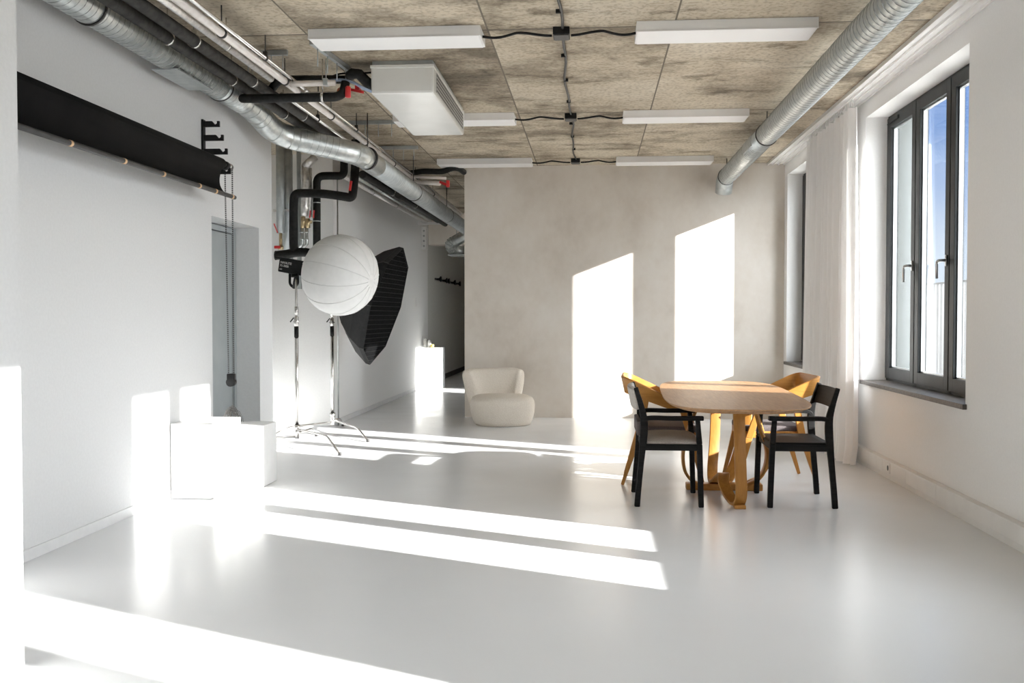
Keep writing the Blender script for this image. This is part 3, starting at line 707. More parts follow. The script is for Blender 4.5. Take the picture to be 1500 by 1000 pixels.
for zz, ln in ((2.765, .125), (2.66, .155), (2.555, .185), (2.405, .21)):
    h_, x_ = .022, XL + .012
    poly = [(x_, zz - h_), (x_ + ln, zz - h_), (x_ + ln, zz + h_), (x_ + ln - .018, zz + h_), (x_ + ln - .018, zz + .004), (x_ + ln - .034, zz - .006), (x_ + ln - .058, zz + h_), (x_, zz + h_)]
    mb = MB(); mb.prism(poly, 'y', 7.40, 7.42); mb.build('hook', 'black', t)
t = thing('pull_chain', (XK + .02, 7.46, ZK), 'long beaded loop chain hanging from the backdrop roll', 'chain')
xa, xb, xc = XK - .028, XK + .03, XK + .01
for top_, bot_ in ((xa, xc - .02), (xb, xc + .02)):
    mb = MB()
    for k in range(104):
        u = k / 103; z = ZK - .01 - 1.62 * u; x_ = top_ + (bot_ - top_) * u
        mb.box(x_ - .0045, x_ + .0045, 7.4555, 7.4645, z - .0055, z + .0055)
    mb.build('chain', 'socketgrey', t)
mb = MB(); zb = ZK - 1.66; mb.cyl((xc, 7.435, zb), (xc, 7.485, zb), .034, 18); mb.box(xc - .03, xc + .03, 7.44, 7.48, zb + .02, zb + .065, .006); mb.build('weight', 'black', t)

# ------------------------------------------------------------------ white boxes by the left wall
def pbox(x0, x1, y0, y1, h, label):
    t = thing('display_box', ((x0 + x1) / 2, (y0 + y1) / 2, 0), label, 'box', 'white boxes by the left wall')
    mb = MB(); mb.box(x0, x1, y0, y1, .004, h, .003); mb.build('box_body', 'box', t)
    mb = MB(); mb.box(x0 + .01, x1 - .01, y0 + .01, y1 - .01, 0, .006); mb.build('foot', 'bar', t)
pbox(-2.975, -2.685, 6.77, 7.03, .535, 'narrow white box standing against the left wall, nearest of three')
pbox(-2.86, -2.612, 7.06, 7.17, .545, 'slim white box wedged between the narrow box and the widest box')
pbox(-2.965, -2.48, 7.19, 7.60, .468, 'widest white box of the three, in front of the grey door')
mb = MB()
for k in range(26):
    cx, cy, cz = -2.80, 7.50, .47
    a0 = random.random() * PI; rr = .05 + random.random() * .045; tilt = random.uniform(-.6, .6); hh = random.uniform(.07, .125)
    pts = [(cx + rr * math.cos(PI * i / 12) * math.cos(a0) + .02 * tilt, cy + .55 * rr * math.cos(PI * i / 12) * math.sin(a0), cz + .002 + hh * math.sin(PI * i / 12) * (1 + .08 * math.sin(i * 2 + k))) for i in range(13)]
    mb.tube(pts, .0016, 5)
tag(mb.build('wire_bundle', 'wire'), 'loose bundle of thin grey wire on the widest white box', 'wire')

# ------------------------------------------------------------------ light stands with lantern and softbox
def cstand(base, top, legs, label, thick_to, band):
    bx, by = base
    t = thing('light_stand', (bx, by, 0), label, 'stand', 'steel light stands')
    mb = MB(); mb.cyl((bx, by, .06), (bx, by, thick_to), .018, 18); mb.build('column', 'steel', t)
    mb = MB(); mb.cyl((bx, by, thick_to), (bx, by, top), .0125, 16); mb.cyl((bx, by, thick_to), (bx, by, thick_to + .1), .022, 16); mb.cyl((bx, by, thick_to + .12), (bx, by, thick_to + .2), .019, 16)
    mb.cyl((bx - .03, by, thick_to + .05), (bx + .03, by, thick_to + .05), .008, 10); mb.build('riser', 'steel', t)
    mb = MB(); mb.cyl((bx, by, band), (bx, by, band + .11), .0225, 18); mb.build('grip_band', 'black', t)
    mb = MB(); mb.bar((bx - .02, by - .02, band + .2), (bx - .055, by - .03, band + .155), .012, .012); mb.build('lever', 'black', t)
    mb = MB(); mb.cyl((bx, by, .05), (bx, by, .19), .024, 16); mb.cyl((bx, by, .14), (bx, by, .19), .032, 16); mb.build('hub', 'steel', t)
    for (dx, dy, ln, z) in legs:
        d = Vector((dx, dy, 0)).normalized(); b0 = Vector((bx, by, z))
        mb = MB(); mb.tube(fillet([b0, b0 + d * ln * .72, b0 + d * ln + Vector((0, 0, .012 - z))], .05, 6), .0115, 12)
        lg = mb.build('leg', 'steel', t, True)
        mb = MB(); e = b0 + d * ln; mb.cyl((e.x, e.y, 0), (e.x, e.y, .028), .016, 12); mb.build('foot', 'bar', lg)
    return t
S1 = (-3.0, 9.85); S2 = (-2.965, 11.1)
cstand(S1, 1.72, [(.62, -.78, 1.06, .145), (-.85, -.5, .75, .07), (.05, .99, .6, .10)], 'steel light stand carrying the round white lantern', 1.19, 1.08)
cstand(S2, 1.62, [(.52, -.86, 1.28, .11), (-.55, -.83, .85, .08), (.1, .9, .33, .10)], 'steel light stand carrying the black softbox', 1.17, 1.07)

# lantern and its lamp head
ax = Vector((.93, -.30, -.17)).normalized()
side = ax.cross(Vector((0, 0, 1))).normalized(); upv = side.cross(ax)
LC = P(498.5, 403, 9.78)
ROT = Matrix((side, upv, ax)).transposed().to_4x4()
t = thing('lantern_lamp', (S1[0], S1[1], 1.72), 'round white cloth lantern on a black lamp head', 'lamp')
RPm, RAx = .408, .365
bm2 = bmesh.new(); NS, NT = 72, 30; rings = []
for i in range(NT + 1):
    th = PI * (.06 + .94 * i / NT); rr, hh = RPm * math.sin(th) ** .92, -RAx * math.cos(th)
    row = []
    for j in range(NS):
        a = 2 * PI * j / NS; sc_ = 1 - .010 * (1 - abs(math.cos(6 * a))) * math.sin(th)
        row.append(bm2.verts.new((rr * sc_ * math.cos(a), rr * sc_ * math.sin(a), hh)))
    rings.append(row)
for A_, B_ in zip(rings, rings[1:]):
    for j in range(NS): bm2.faces.new([A_[j], A_[(j + 1) % NS], B_[(j + 1) % NS], B_[j]]).smooth = True
bm2.faces.new(rings[0][::-1]); bm2.faces.new(rings[-1])
mb = MB(); mb._add(bm2, Matrix.Translation(LC) @ ROT); ball = mb.build('lantern', 'whitefab', t)
for j in range(12):
    mb = MB(); a = 2 * PI * (j + .5) / 12; pts = []
    for i in range(1, 24):
        th = PI * (.06 + .94 * i / 24); rr, hh = (RPm * math.sin(th) ** .92), -RAx * math.cos(th)
        pts.append(Matrix.Translation(LC) @ ROT @ Vector((rr * math.cos(a) * .998, rr * math.sin(a) * .998, hh)))
    mb.tube(pts, .0035, 5); mb.build('seam', 'seamgrey', ball)
RG = LC - ax * (RAx * .985)
mb = MB(); mb.tube([RG - ax * .02, RG + ax * .03], .085, 28); mb.tube([RG + ax * .01 + upv * -.08, RG + ax * .06 + upv * -.27], [.012, .004], 8); mb.tube([RG + ax * .01 + upv * .08, RG + ax * .06 + upv * .2], [.012, .004], 8); mb.build('speed_ring', 'black', t)
HB = RG - ax * .02
HX = Matrix.Translation(HB) @ ROT
def hp(s_, u_, a_): return HX @ Vector((s_, u_, a_))
mb = MB(); mb.box(-.06, .06, -.075, .06, -.33, -.02, .01, HX); mb.box(-.065, .065, .055, .072, -.385, -.0, .004, HX); mb.box(-.05, .05, -.05, .05, -.02, .02, .01, HX)
mb.build('lamp_head', 'black', t)
# lettering on the side that faces the room
def letter(body, size, a_, u_, parent):
    cu = bpy.data.curves.new('lettering', 'FONT'); cu.body = body; cu.size = size; cu.extrude = .0006; cu.align_x = 'LEFT'
    tmp = bpy.data.objects.new('tmp', cu); COL.objects.link(tmp)
    dg = bpy.context.evaluated_depsgraph_get(); me = bpy.data.meshes.new_from_object(tmp.evaluated_get(dg))
    bpy.data.objects.remove(tmp)
    # text x runs along the lamp axis, text y along its up, lifted off the side face
    fx = ax; fy = upv; fz = fx.cross(fy)
    sgn = 1 if fz.y < 0 else -1
    basis = Matrix((fx, fy, fz)).transposed().to_4x4()
    pos = hp(0, u_, a_) + fz * (.0615 * 1)
    me.transform(Matrix.Translation(pos) @ basis)
    o = bpy.data.objects.new('lettering', me); COL.objects.link(o); me.materials.append(M['print'])
    o.parent = parent; o.matrix_parent_inverse = world(parent).inverted()
    return o
letter('NANLITE', .034, -.31, .015, t); letter('FS-300B', .032, -.31, -.017, t); letter('LED', .018, -.31, -.05, t)
yk = Vector((S1[0], S1[1], 0))
mb = MB()
cA = hp(0, -.06, -.175); ydir = Vector((.97, -.24, 0)).normalized()
for s_ in (-1, 1): pass
mb.tube(fillet([cA + ydir * -.045 + Vector((0, 0, .02)), cA + ydir * -.048 - Vector((0, 0, .12)), cA - Vector((0, 0, .155)) + ydir * 0, cA + ydir * .048 - Vector((0, 0, .12)), cA + ydir * .045 + Vector((0, 0, .02))], .05, 6), .013, 12)
mb.build('yoke', 'black', t, True)
kx = cA - Vector((0, 0, .155))
mb = MB(); mb.cyl((S1[0], S1[1], 1.69), (S1[0], S1[1], max(kx.z, 1.72)), .02, 14); mb.cyl((S1[0] - .045, S1[1] - .02, 1.705), (S1[0], S1[1], 1.705), .018, 14); mb.tube([kx, (S1[0], S1[1], 1.715)], .018, 12); mb.build('tilt_knob', 'black', t)

# softbox
t = thing('softbox_lamp', (S2[0], S2[1], 1.62), 'large black octagonal softbox with a grid, behind the lantern', 'lamp')
n_ = Vector((.957, -.04, -.285)).normalized(); s_ = n_.cross(Vector((0, 0, 1))).normalized(); u_ = s_.cross(n_)
FC = P(566.5, 449, 10.85)
RS = .675
BACK = FC - n_ * .56
def rim(j, r, off): 
    a = 2 * PI * j / 8; return FC + (s_ * math.cos(a) + u_ * math.sin(a)) * r + n_ * off
mb = MB(); steps = [(1.0, .0), (1.0, -.05), (.86, -.20), (.62, -.36), (.34, -.49), (.16, -.56)]
rows = []
for r, off in steps: rows.append([mb.bm.verts.new(rim(j, RS * r, off)) for j in range(8)])
for A_, B_ in zip(rows, rows[1:]):
    for j in range(8): mb.bm.faces.new([A_[j], A_[(j + 1) % 8], B_[(j + 1) % 8], B_[j]])
shell = mb.build('shell', 'softgrey', t); md = shell.modifiers.new('thick', 'SOLIDIFY'); md.thickness = .004
for j in range(8):
    mb = MB(); mb.tube([rim(j, RS * r * .995, off) for r, off in steps], .005, 6); mb.build('rod', 'bar', t)
mb = MB(); mb.bm.faces.new([mb.bm.verts.new(rim(j, RS * .985, -.055)) for j in range(8)]); o = mb.build('front_cloth', 'dark', t); md = o.modifiers.new('thick', 'SOLIDIFY'); md.thickness = .003
mb = MB(); ap = RS * math.cos(PI / 8) * .98
def half_(c):
    c = abs(c); Rv = RS * .975        # octagon with corners on the two axes
    c1 = Rv * math.sin(PI / 4); x1_ = Rv * math.cos(PI / 4)
    return Rv - c * (Rv - x1_) / c1 if c <= c1 else x1_ * (Rv - c) / (Rv - c1) + 0.0
for k in range(-12, 13):
    c = k * .052; hf = max(.01, half_(c))
    mb.ribbon([FC + s_ * c - u_ * hf - n_ * .022, FC + s_ * c + u_ * hf - n_ * .022], n_, .03, .003)
    mb.ribbon([FC + u_ * c - s_ * hf - n_ * .022, FC + u_ * c + s_ * hf - n_ * .022], n_, .03, .003)
mb.build('grid', 'black', t)
mb = MB(); tp = Vector((S2[0], S2[1], 1.62)); mb.tube([BACK - n_ * .02, BACK + n_ * .03], .11, 24); mb.tube([BACK - n_ * .22, BACK - n_ * .02], .065, 20); mb.tube([tp, BACK - n_ * .1], .018, 12); mb.build('lamp_head', 'black', t)

# ------------------------------------------------------------------ armchair
def squircle(rx, ry, n=48, p=2.6):
    out = []
    for i in range(n):
        a = 2 * PI * i / n; c, s__ = math.cos(a), math.sin(a)
        out.append((rx * math.copysign(abs(c) ** (2 / p), c), ry * math.copysign(abs(s__) ** (2 / p), s__)))
    return out
t = thing('armchair', (-1.10, 11.86, 0), 'low rounded beige boucle armchair by the concrete wall', 'armchair', None, math.radians(20))
TX = Matrix.Translation((-1.10, 11.86, 0)) @ Matrix.Rotation(math.radians(20), 4, 'Z')
mb = MB(); rows = []
bm2 = bmesh.new()
for sc_, z in ((.0, .0), (.80, .0), (.86, .008), (.93, .06), (.985, .15), (1.0, .23), (.985, .285), (.93, .325), (.80, .348), (.5, .357), (0, .36)):
    if sc_ == 0: rows.append([bm2.verts.new((0, -.07, z))])
    else: rows.append([bm2.verts.new((x * sc_, y * sc_ - .07, z)) for x, y in squircle(.375, .37)])
for A_, B_ in zip(rows, rows[1:]):
    n = 48
    for j in range(n):
        if len(A_) == 1: f = bm2.faces.new([A_[0], B_[(j + 1) % n], B_[j]])
        elif len(B_) == 1: f = bm2.faces.new([A_[j], A_[(j + 1) % n], B_[0]])
        else: f = bm2.faces.new([A_[j], A_[(j + 1) % n], B_[(j + 1) % n], B_[j]])
        f.smooth = True
mb._add(bm2, TX); mb.build('seat', 'boucle', t)
bm2 = bmesh.new(); rows = []
NA = 28
for i in range(NA + 1):
    u = i / NA; a = math.radians(26 + 134 * u)   # wraps round the back
    end = min(1, math.sin(PI * u) * 5) ** .5 if 0 < u < 1 else 0
    hgt = .655 * (.94 + .06 * min(1, math.sin(PI * u) * 1.5))
    row = []
    for k in range(20):
        b2 = 2 * PI * k / 20; cc, ss = math.cos(b2), math.sin(b2)
        zc = .05 + (hgt - .05) / 2; hz = (hgt - .05) / 2
        zz = zc + hz * math.copysign(abs(ss) ** .55, ss) * (.35 + .65 * end)
        th = .075 * math.copysign(abs(cc) ** .6, cc) * (.3 + .7 * end)
        flare = .085 * ((zz - .35) / .3)
        rx, ry = .335 + th + flare, .205 + th + flare
        row.append(bm2.verts.new((rx * math.copysign(abs(math.cos(a)) ** .8, math.cos(a)), ry * math.copysign(abs(math.sin(a)) ** .8, math.sin(a)) + .12, zz)))
    rows.append(row)
for A_, B_ in zip(rows, rows[1:]):
    for k in range(20): bm2.faces.new([A_[k], A_[(k + 1) % 20], B_[(k + 1) % 20], B_[k]]).smooth = True
bm2.faces.new(rows[0][::-1]); bm2.faces.new(rows[-1])
mb = MB(); mb._add(bm2, TX); o = mb.build('backrest', 'boucle', t); md = o.modifiers.new('sub', 'SUBSURF'); md.levels = md.render_levels = 1

# ------------------------------------------------------------------ dining table
TC = Vector((.966, 7.235)); TROT = math.radians(-2.3)
t = thing('dining_table', (TC.x, TC.y, 0), 'oval oak dining table on looping bentwood ribbons', 'table', None, TROT)
TM = Matrix.Translation((TC.x, TC.y, 0)) @ Matrix.Rotation(TROT, 4, 'Z')
bm2 = bmesh.new(); rows = []
for sc_, dz in ((0, .715), (.86, .715), (.97, .726), (1.0, .738), (1.0, .743), (.997, .745), (0, .745)):
    if sc_ == 0: rows.append([bm2.verts.new((0, 0, dz))])
    else: rows.append([bm2.verts.new((x * (sc_ if sc_ > .9 else .9), y * (sc_ if sc_ > .9 else .963), dz)) for x, y in squircle(.468, 1.315, 96, 3.9)])
for A_, B_ in zip(rows, rows[1:]):
    n = 96
    for j in range(n):
        if len(A_) == 1: f = bm2.faces.new([A_[0], B_[(j + 1) % n], B_[j]])
        elif len(B_) == 1: f = bm2.faces.new([A_[j], A_[(j + 1) % n], B_[0]])
        else: f = bm2.faces.new([A_[j], A_[(j + 1) % n], B_[(j + 1) % n], B_[j]])
mb = MB(); mb._add(bm2, TM); mb.build('tabletop', 'oak_top', t)
GRP = []
# front ribbon: straight post, foot, hump, rear post
pts = smoothpath([(.985, 6.80, .716), (.99, 6.76, .5), (.995, 6.735, .25), (1.0, 6.74, .09), (.985, 6.80, .022), (.945, 6.90, .055), (.92, 7.02, .13), (.94, 7.16, .165), (.935, 7.30, .13), (.915, 7.45, .066), (.915, 7.60, .055), (.925, 7.72, .13), (.945, 7.78, .3), (.955, 7.80, .5), (.955, 7.80, .716)], 6)
mb = MB(); mb.ribbon(pts, [(1, 0.12, .0)] * len(pts), .078, .022); mb.build('ribbon_leg', 'oak', t, True, .004)
# wide ribbon: U across the table
pts = smoothpath([(.80, 7.36, .716), (.74, 7.38, .55), (.685, 7.40, .36), (.672, 7.42, .24), (.70, 7.44, .12), (.79, 7.46, .045), (.97, 7.47, .03), (1.15, 7.46, .045), (1.25, 7.44, .12), (1.285, 7.42, .24), (1.27, 7.40, .36), (1.21, 7.36, .55), (1.14, 7.32, .716)], 6)
mb = MB(); mb.ribbon(pts, [(0, 1, 0)] * len(pts), .085, .022); mb.build('ribbon_leg', 'oak', t, True, .004)
# two slanted straps on the right
pts = smoothpath([(1.10, 7.0, .716), (1.14, 7.03, .62), (1.19, 7.1, .48), (1.25, 7.2, .38), (1.30, 7.3, .33), (1.31, 7.42, .22), (1.27, 7.55, .10), (1.18, 7.62, .04)], 6)
mb = MB(); mb.ribbon(pts, [(.25, .97, 0)] * len(pts), .07, .02); mb.build('ribbon_leg', 'oak', t, True, .004)
pts = smoothpath([(1.12, 7.86, .716), (1.20, 7.84, .55), (1.16, 7.78, .35), (1.10, 7.70, .18), (1.03, 7.62, .06), (.96, 7.58, .03)], 6)
mb = MB(); mb.ribbon(pts, [(.95, -.3, 0)] * len(pts), .085, .02); mb.build('ribbon_leg', 'oak', t, True, .004)
# base ring
mb = MB(); mb.box(.70, 1.26, 7.425, 7.52, .0, .05, .008); mb.build('base_rail', 'oak_h', t)
mb = MB(); mb.box(.955, 1.03, 6.72, 6.80, 0, .025, .004); mb.build('foot', 'oak_h', t)

# ------------------------------------------------------------------ black armchairs: local x points to the sitter's front
def black_chair(ox, oy, rz, label, cushioned):
    t = thing('dining_armchair', (ox, oy, 0), label, 'chair', 'black dining armchairs')
    X = Matrix.Translation((ox, oy, 0)) @ Matrix.Rotation(rz, 4, 'Z')
    W = .275
    def w(x, y, z): return X @ Vector((x, y, z))
    for s in (-1, 1):
        # rear leg runs on as back post
        mb = MB(); pts = smoothpath([(0, s * W, 0), (.012, s * W, .15), (.032, s * W, .36), (.044, s * W, .50), (.044, s * W, .60), (.022, s * W, .70), (-.012, s * (W - .005), .812)], 5)
        k = len(pts); mb.ribbon([w(*p) for p in pts], [X.to_3x3() @ Vector((1, 0, 0))] * k, [.038 + .014 * math.exp(-((p.z - .52) / .14) ** 2) - .008 * max(0, (p.z - .6) / .2) for p in pts], .034)
        mb.build('rear_leg', 'blackwood', t, None, .006)
        mb = MB(); mb.bar(w(.432, s * W, 0), w(.418, s * W, .43), .034, .036, .041, .038, up=X.to_3x3() @ Vector((1, 0, 0))); mb.bar(w(.418, s * W, .43), w(.405, s * W, .60), .041, .038, .030, .032, up=X.to_3x3() @ Vector((1, 0, 0)))
        mb.build('front_leg', 'blackwood', t, None, .006)
        mb = MB(); pts = smoothpath([(.036, s * W, .56), (.052, s * W, .594), (.10, s * W, .606), (.25, s * W, .604), (.445, s * (W + .006), .606)], 6)
        mb.ribbon([w(*p) for p in pts], [X.to_3x3() @ Vector((0, 1, 0))] * len(pts), [.034 + .016 * (i / len(pts)) for i in range(len(pts))], .030); mb.build('armrest', 'blackwood', t, None, .006)
    mb = MB()
    for s in (-1, 1): mb.box(.04, .41, s * W - .012, s * W + .012, .385, .428, .003, X)
    mb.box(.395, .42, -W, W, .385, .428, .003, X); mb.box(.03, .055, -W, W, .385, .428, .003, X); mb.build('seat_rail', 'blackwood', t)
    # seat
    bm2 = bmesh.new(); rows = []; nx, ny = 10, 12
    hi = .040 if cushioned else .0
    for lay in (0, 1):
        g = []
        for i in range(nx + 1):
            r_ = []
            for j in range(ny + 1):
                u, v = i / nx, j / ny; x = .035 + .395 * u; y = -(W - .006) + 2 * (W - .006) * v
                e = (4 * u * (1 - u) * 4 * v * (1 - v)) ** .35
                if lay == 0: z = .424
                else: z = .430 + (.012 + hi * e if cushioned else .012 - .007 * e)
                r_.append(bm2.verts.new((x, y, z)))
            g.append(r_)
        rows.append(g)
    for lay in (0, 1):
        for i in range(nx):
            for j in range(ny):
                g = rows[lay]; bm2.faces.new([g[i][j], g[i + 1][j], g[i + 1][j + 1], g[i][j + 1]]).smooth = bool(lay)
    B0, T0 = rows
    for i in range(nx):
        for j in (0, ny): bm2.faces.new([B0[i][j], B0[i + 1][j], T0[i + 1][j], T0[i][j]])
    for j in range(ny):
        for i in (0, nx): bm2.faces.new([B0[i][j], B0[i][j + 1], T0[i][j + 1], T0[i][j]])
    mb = MB(); mb._add(bm2, X); s_o = mb.build('seat', 'greyfab' if cushioned else 'blackwood', t)
    if cushioned: s_o['label'] = 'light grey upholstered seat'
    # back panel, slightly dished
    mb = MB(); pts = [(x, y, .738) for x, y in [(-.02 * (1 - (j / 6 - 1) ** 2) * 1.0 + .006, (j / 6 - 1) * (W - .008)) for j in range(13)]]
    mb.ribbon([w(*p) for p in pts], [X.to_3x3() @ Vector((-.26, 0, 1))] * 13, .135, .014); mb.build('back_panel', 'blackwood', t, None, .004)
    if cushioned:
        mb = MB(); pts = [(-.006 - .02 * (1 - (j / 6 - 1) ** 2), (j / 6 - 1) * (W + .004), .735) for j in range(13)]
        mb.ribbon([w(*p) for p in pts], [X.to_3x3() @ Vector((-.2, 0, 1))] * 13, .15, .042); o = mb.build('back_cushion', 'greyfab', t, None, .012); o['label'] = 'light grey padded back cushion'
        mb = MB(); mb.box(.0, .03, -W + .03, W - .03, .48, .58, .008, X); o = mb.build('back_strap', 'darkfab', t); o['label'] = 'dark grey cloth strap under the back cushion'
    return t
black_chair(.305, 7.04, 0, 'black dining armchair with a light grey padded seat, left of the table', True)
black_chair(1.632, 7.07, PI, 'black dining armchair with a bare wooden seat, right of the table', False)

# ------------------------------------------------------------------ oak armchairs with a wrap-round band
def oak_chair(ox, oy, rz, label, mir=1):
    t = thing('oak_armchair', (ox, oy, 0), label, 'chair', 'honey oak armchairs')
    X = Matrix.Translation((ox, oy, 0)) @ Matrix.Rotation(rz, 4, 'Z'); R3 = X.to_3x3()
    def w(x, y, z): return X @ Vector((x, y, z))
    # band: down at the arm ends, high at the back; local x to the front
    ctl = [(.40, -.285, .578), (-.075, -.295, .775), (-.085, .295, .775), (.40, .285, .578)]
    pts = fillet([Vector(c) for c in ctl], .07, 7); k = len(pts)
    seg = [0]
    for p, q in zip(pts, pts[1:]): seg.append(seg[-1] + (q - p).length)
    wd, ws = [], []
    for i, p in enumerate(pts):
        u = abs(2 * seg[i] / seg[-1] - 1)
        out = Vector((-1, 0, 0)) if u < .35 else Vector((-.3, math.copysign(1, p.y), 0))
        wd.append(R3 @ (Vector((0, 0, 1)) + out * .22)); ws.append(.128 - .085 * max(0, u - .25) ** 1.2)
    mb = MB(); mb.ribbon([w(*p) for p in pts], wd, ws, .022); mb.build('back_band', 'oak_h', t, True, .004)
    for s in (-1, 1):
        mb = MB(); mb.bar(w(.10, s * .285, .70), w(.04, s * .265, .40), .05, .026, .055, .028, up=R3 @ Vector((0, 1, 0))); mb.bar(w(.04, s * .265, .40), w(-.085, s * .275, 0), .055, .028, .024, .022, up=R3 @ Vector((0, 1, 0))); mb.build('rear_leg', 'oak', t, None, .004)
        mb = MB(); mb.bar(w(.36, s * .285, .61), w(.44, s * .265, .36), .045, .026, .052, .028, up=R3 @ Vector((0, 1, 0))); mb.bar(w(.44, s * .265, .36), w(.53, s * .27, 0), .052, .028, .026, .022, up=R3 @ Vector((0, 1, 0))); mb.build('front_leg', 'oak', t, None, .004)
    mb = MB(); mb.box(.02, .47, -.255, -.23, .36, .41, .003, X); mb.box(.02, .47, .23, .255, .36, .41, .003, X); mb.box(.02, .045, -.25, .25, .36, .41, .003, X); mb.box(.445, .47, -.25, .25, .36, .41, .003, X); mb.build('seat_rail', 'oak', t)
    mb = MB(); mb.box(.015, .475, -.25, .25, .405, .452, .016, X); s_o = mb.build('seat', 'darkfab', t); s_o['label'] = 'dark upholstered seat'
    return t
oak_chair(.335, 7.90, math.radians(-4), 'honey oak armchair with a wrap round back, behind the padded black chair')
oak_chair(1.625, 8.0, math.radians(183), 'honey oak armchair with a wrap round back, behind the bare black chair')

# ------------------------------------------------------------------ curtain and its track
t = thing('curtain', (2.26, 9.9, 3.12), 'floor length sheer white curtain between the two windows', 'curtain')
bm2 = bmesh.new(); NYc, NZc = 200, 40; g = []
for i in range(NYc + 1):
    u = i / NYc; row = []
    for k in range(NZc + 1):
        v = k / NZc; z = .012 + (3.115 - .012) * v
        spread = 1 + .10 * (1 - v)
        yy = 9.75 + (u - .5) * 1.78 * spread - (.06 * (1 - v))
        amp = .028 + .022 * (1 - v)
        x = 2.255 - .02 * (1 - v) + amp * math.sin(u * 2 * PI * 13 + .6 * math.sin(u * 17) + .5 * v) + .012 * math.sin(u * 2 * PI * 5.3 + 2 * v)
        if v < .05: x -= .02 * (1 - v / .05)
        row.append(bm2.verts.new((x, yy, z)))
    g.append(row)
for i in range(NYc):
    for k in range(NZc): bm2.faces.new([g[i][k], g[i + 1][k], g[i + 1][k + 1], g[i][k + 1]]).smooth = True
mb = MB(); mb._add(bm2); mb.build('cloth', 'sheer', t)
for i in range(27):
    mb = MB(); yy = 9.75 + (i / 26 - .5) * 1.76; mb.cyl((2.255, yy, 3.105), (2.255, yy, 3.178), .004, 6); mb.build('glider', 'lampwhite', t)
mb = MB(); mb.box(2.16, XR - .001, -6, 12.59, CEIL - .018, CEIL - .001)
for a in (2.16, 2.225, 2.29, 2.355): mb.box(a, a + .012, -6, 12.59, CEIL - .034, CEIL - .016)
o = mb.build('curtain_track', 'lampwhite'); tag(o, 'white triple curtain track along the ceiling above the windows', 'track')

# ------------------------------------------------------------------ wall socket, passage pieces
t = thing('wall_socket', (XR - .056, 7.97, .10), 'small white socket plate in the trunking under the window', 'socket')
mb = MB(); mb.box(XR - .063, XR - .054, 7.93, 8.015, .062, .142, .002); mb.build('plate', 'trunk', t)
mb = MB(); mb.lathe([(.0, 0), (.021, 0), (.021, .001), (.0, .001)], 18, Matrix.Translation((XR - .0632, 7.972, .102)) @ Matrix.Rotation(-PI / 2, 4, 'Y')); mb.build('socket_hole', 'socketgrey', t)
t = thing('display_box', (-2.86, 17.55, 0), 'tall white plinth in the passage beside the far wall', 'plinth')
mb = MB(); mb.box(-3.04, -2.67, 17.40, 17.78, .004, .73, .003); mb.build('box_body', 'box', t)
mb = MB(); mb.box(-3.03, -2.68, 17.41, 17.77, 0, .005); mb.build('foot', 'bar', t)
for x, y, r, h, m_, nm, lab in ((-2.985, 17.55, .036, .17, 'jar', 'glass_jar', 'taller pale jar on the white plinth in the passage'), (-2.905, 17.52, .034, .14, 'jar', 'glass_jar', 'shorter pale jar beside the yellow pot on the plinth')):
    t = thing(nm, (x, y, .73), lab, 'jar', 'jars on the passage plinth')
    mb = MB(); mb.lathe([(r * .9, .73), (r, .735), (r, .73 + h * .8), (r * .75, .73 + h * .88), (r * .75, .73 + h * .9)], 18, Matrix.Translation((x, y, 0))); mb.build('jar_body', m_, t)
    mb = MB(); mb.cyl((x, y, .73 + h * .9), (x, y, .73 + h), r * .85, 18); mb.build('lid', 'handle', t)
mb = MB(); mb.lathe([(.02, .73), (.03, .745), (.032, .775), (.024, .79)], 16, Matrix.Translation((-2.845, 17.46, 0))); tag(mb.build('candle', 'yellow'), 'small yellow pot on the white plinth in the passage', 'pot')
t = thing('coat_rack', (-3.0, 20.4, 2.02), 'black coat rail with knobs on the passage wall', 'coat rack')
mb = MB(); mb.box(-3.05, -3.03, 19.0, 22.0, 1.99, 2.03); mb.build('rail', 'bar', t)
for yy in (19.1, 19.9, 20.2, 21.1, 21.9):
    mb = MB(); mb.lathe([(.018, 0), (.018, .05), (.06, .085), (.05, .10)], 14, Matrix.Translation((-3.03, yy, 2.01)) @ Matrix.Rotation(PI / 2, 4, 'Y')); mb.build('peg', 'black', t)
t = thing('junction_cabinet', (-2.98, 17.9, 2.7), 'pale metal box on the wall under the pipe ends in the passage', 'box')
mb = MB(); mb.box(-3.045, -2.96, 17.5, 17.72, 2.48, 2.88, .004); mb.build('box_body', 'lampwhite', t)
for i in range(4):
    mb = MB(); mb.cyl((-3.0, 17.496, 2.54 + i * .09), (-3.0, 17.504, 2.54 + i * .09), .018, 10); mb.build('cable_entry', 'handle', t)
mb = MB(); mb.box(-3.05, -3.042, 16.95, 17.02, 1.45, 1.62, .002); tag(mb.build('light_switch', 'lampwhite'), 'white switch plate at the corner of the far wall', 'switch')

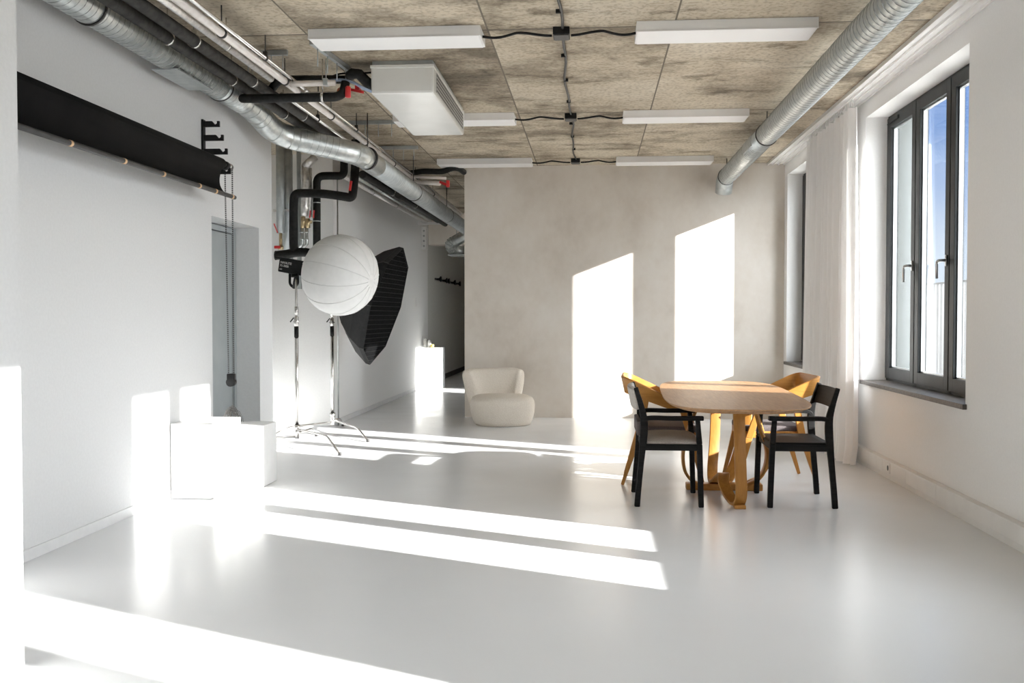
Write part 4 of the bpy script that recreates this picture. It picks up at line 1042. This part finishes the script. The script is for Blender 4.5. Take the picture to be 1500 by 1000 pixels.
# ------------------------------------------------------------------ daylight
sd = Vector((-2.2, 1.0, -.847)).normalized()
FILL_GLOW = 3.6
sun = bpy.data.lights.new('sun', 'SUN'); sun.energy = 5.8; sun.angle = .0093; sun.color = (1, .968, .945)
so = bpy.data.objects.new('sun', sun); COL.objects.link(so); so.rotation_euler = sd.to_track_quat('-Z', 'Y').to_euler(); so.location = (20, -5, 12)
w = bpy.data.worlds.new('sky'); sc.world = w; w.use_nodes = True
nt = w.node_tree; nt.nodes.clear()
out = nt.nodes.new('ShaderNodeOutputWorld'); bg = nt.nodes.new('ShaderNodeBackground')
tc = nt.nodes.new('ShaderNodeTexCoord'); sx = nt.nodes.new('ShaderNodeSeparateXYZ')
rp = nt.nodes.new('ShaderNodeValToRGB'); e = rp.color_ramp.elements
for p_, c_ in ((.01, (.78, .86, .95)), (.09, (.48, .66, .92)), (.21, (.10, .27, .70))):
    if p_ > .2: e[1].position = p_; e[1].color = (*c_, 1)
    elif p_ < .05: e[0].position = p_; e[0].color = (*c_, 1)
    else:
        q = e.new(p_); q.color = (*c_, 1)
nz = nt.nodes.new('ShaderNodeTexNoise'); nz.inputs['Scale'].default_value = 2.2; nz.inputs['Detail'].default_value = 7
mpw = nt.nodes.new('ShaderNodeMapping'); mpw.inputs['Scale'].default_value = (1, 1, 4)
mp_r = nt.nodes.new('ShaderNodeMapRange'); mp_r.inputs['From Min'].default_value = .5; mp_r.inputs['From Max'].default_value = .78; mp_r.inputs['To Max'].default_value = .4
mixw = nt.nodes.new('ShaderNodeMix'); mixw.data_type = 'RGBA'; mixw.inputs[7].default_value = (.85, .9, .96, 1)
lk = nt.links.new
lk(tc.outputs['Generated'], sx.inputs[0]); lk(sx.outputs['Z'], rp.inputs[0])
lk(tc.outputs['Generated'], mpw.inputs['Vector']); lk(mpw.outputs[0], nz.inputs['Vector']); lk(nz.outputs['Fac'], mp_r.inputs['Value'])
lk(mp_r.outputs[0], mixw.inputs[0]); lk(rp.outputs[0], mixw.inputs[6]); lk(mixw.outputs[2], bg.inputs['Color'])
# broad glow added toward the sun, outside the camera's view, to fill the room
dt = nt.nodes.new('ShaderNodeVectorMath'); dt.operation = 'DOT_PRODUCT'; dt.inputs[1].default_value = tuple(-sd)
mxw = nt.nodes.new('ShaderNodeMath'); mxw.operation = 'MAXIMUM'; mxw.inputs[1].default_value = 0
pww = nt.nodes.new('ShaderNodeMath'); pww.operation = 'POWER'; pww.inputs[1].default_value = 3
mlw = nt.nodes.new('ShaderNodeMath'); mlw.operation = 'MULTIPLY'; mlw.inputs[1].default_value = FILL_GLOW
bg2 = nt.nodes.new('ShaderNodeBackground'); bg2.inputs['Color'].default_value = (.96, .975, 1.0, 1); adw = nt.nodes.new('ShaderNodeAddShader')
lk(tc.outputs['Generated'], dt.inputs[0]); lk(dt.outputs['Value'], mxw.inputs[0]); lk(mxw.outputs[0], pww.inputs[0]); lk(pww.outputs[0], mlw.inputs[0]); lk(mlw.outputs[0], bg2.inputs['Strength'])
lk(bg.outputs[0], adw.inputs[0]); lk(bg2.outputs[0], adw.inputs[1]); lk(adw.outputs[0], out.inputs['Surface'])
bg.inputs['Strength'].default_value = .32

# ------------------------------------------------------------------ camera and view
cam = bpy.data.cameras.new('camera'); cam.sensor_width = 36; cam.sensor_fit = 'HORIZONTAL'; cam.lens = F / 1500 * 36; cam.clip_end = 200
co = bpy.data.objects.new('camera', cam); COL.objects.link(co)
co.matrix_world = Matrix((RT, UP, -FW)).transposed().to_4x4(); co.location = (0, 0, CH)
sc.camera = co
vs = sc.view_settings
vs.view_transform = 'Standard'; vs.look = 'None'; vs.gamma = 1; vs.use_curve_mapping = False; vs.exposure = 2.03
cy = sc.cycles
cy.max_bounces = 14; cy.diffuse_bounces = 10; cy.glossy_bounces = 5; cy.transmission_bounces = 8; cy.transparent_max_bounces = 12
cy.caustics_reflective = False; cy.caustics_refractive = False; cy.sample_clamp_indirect = 8
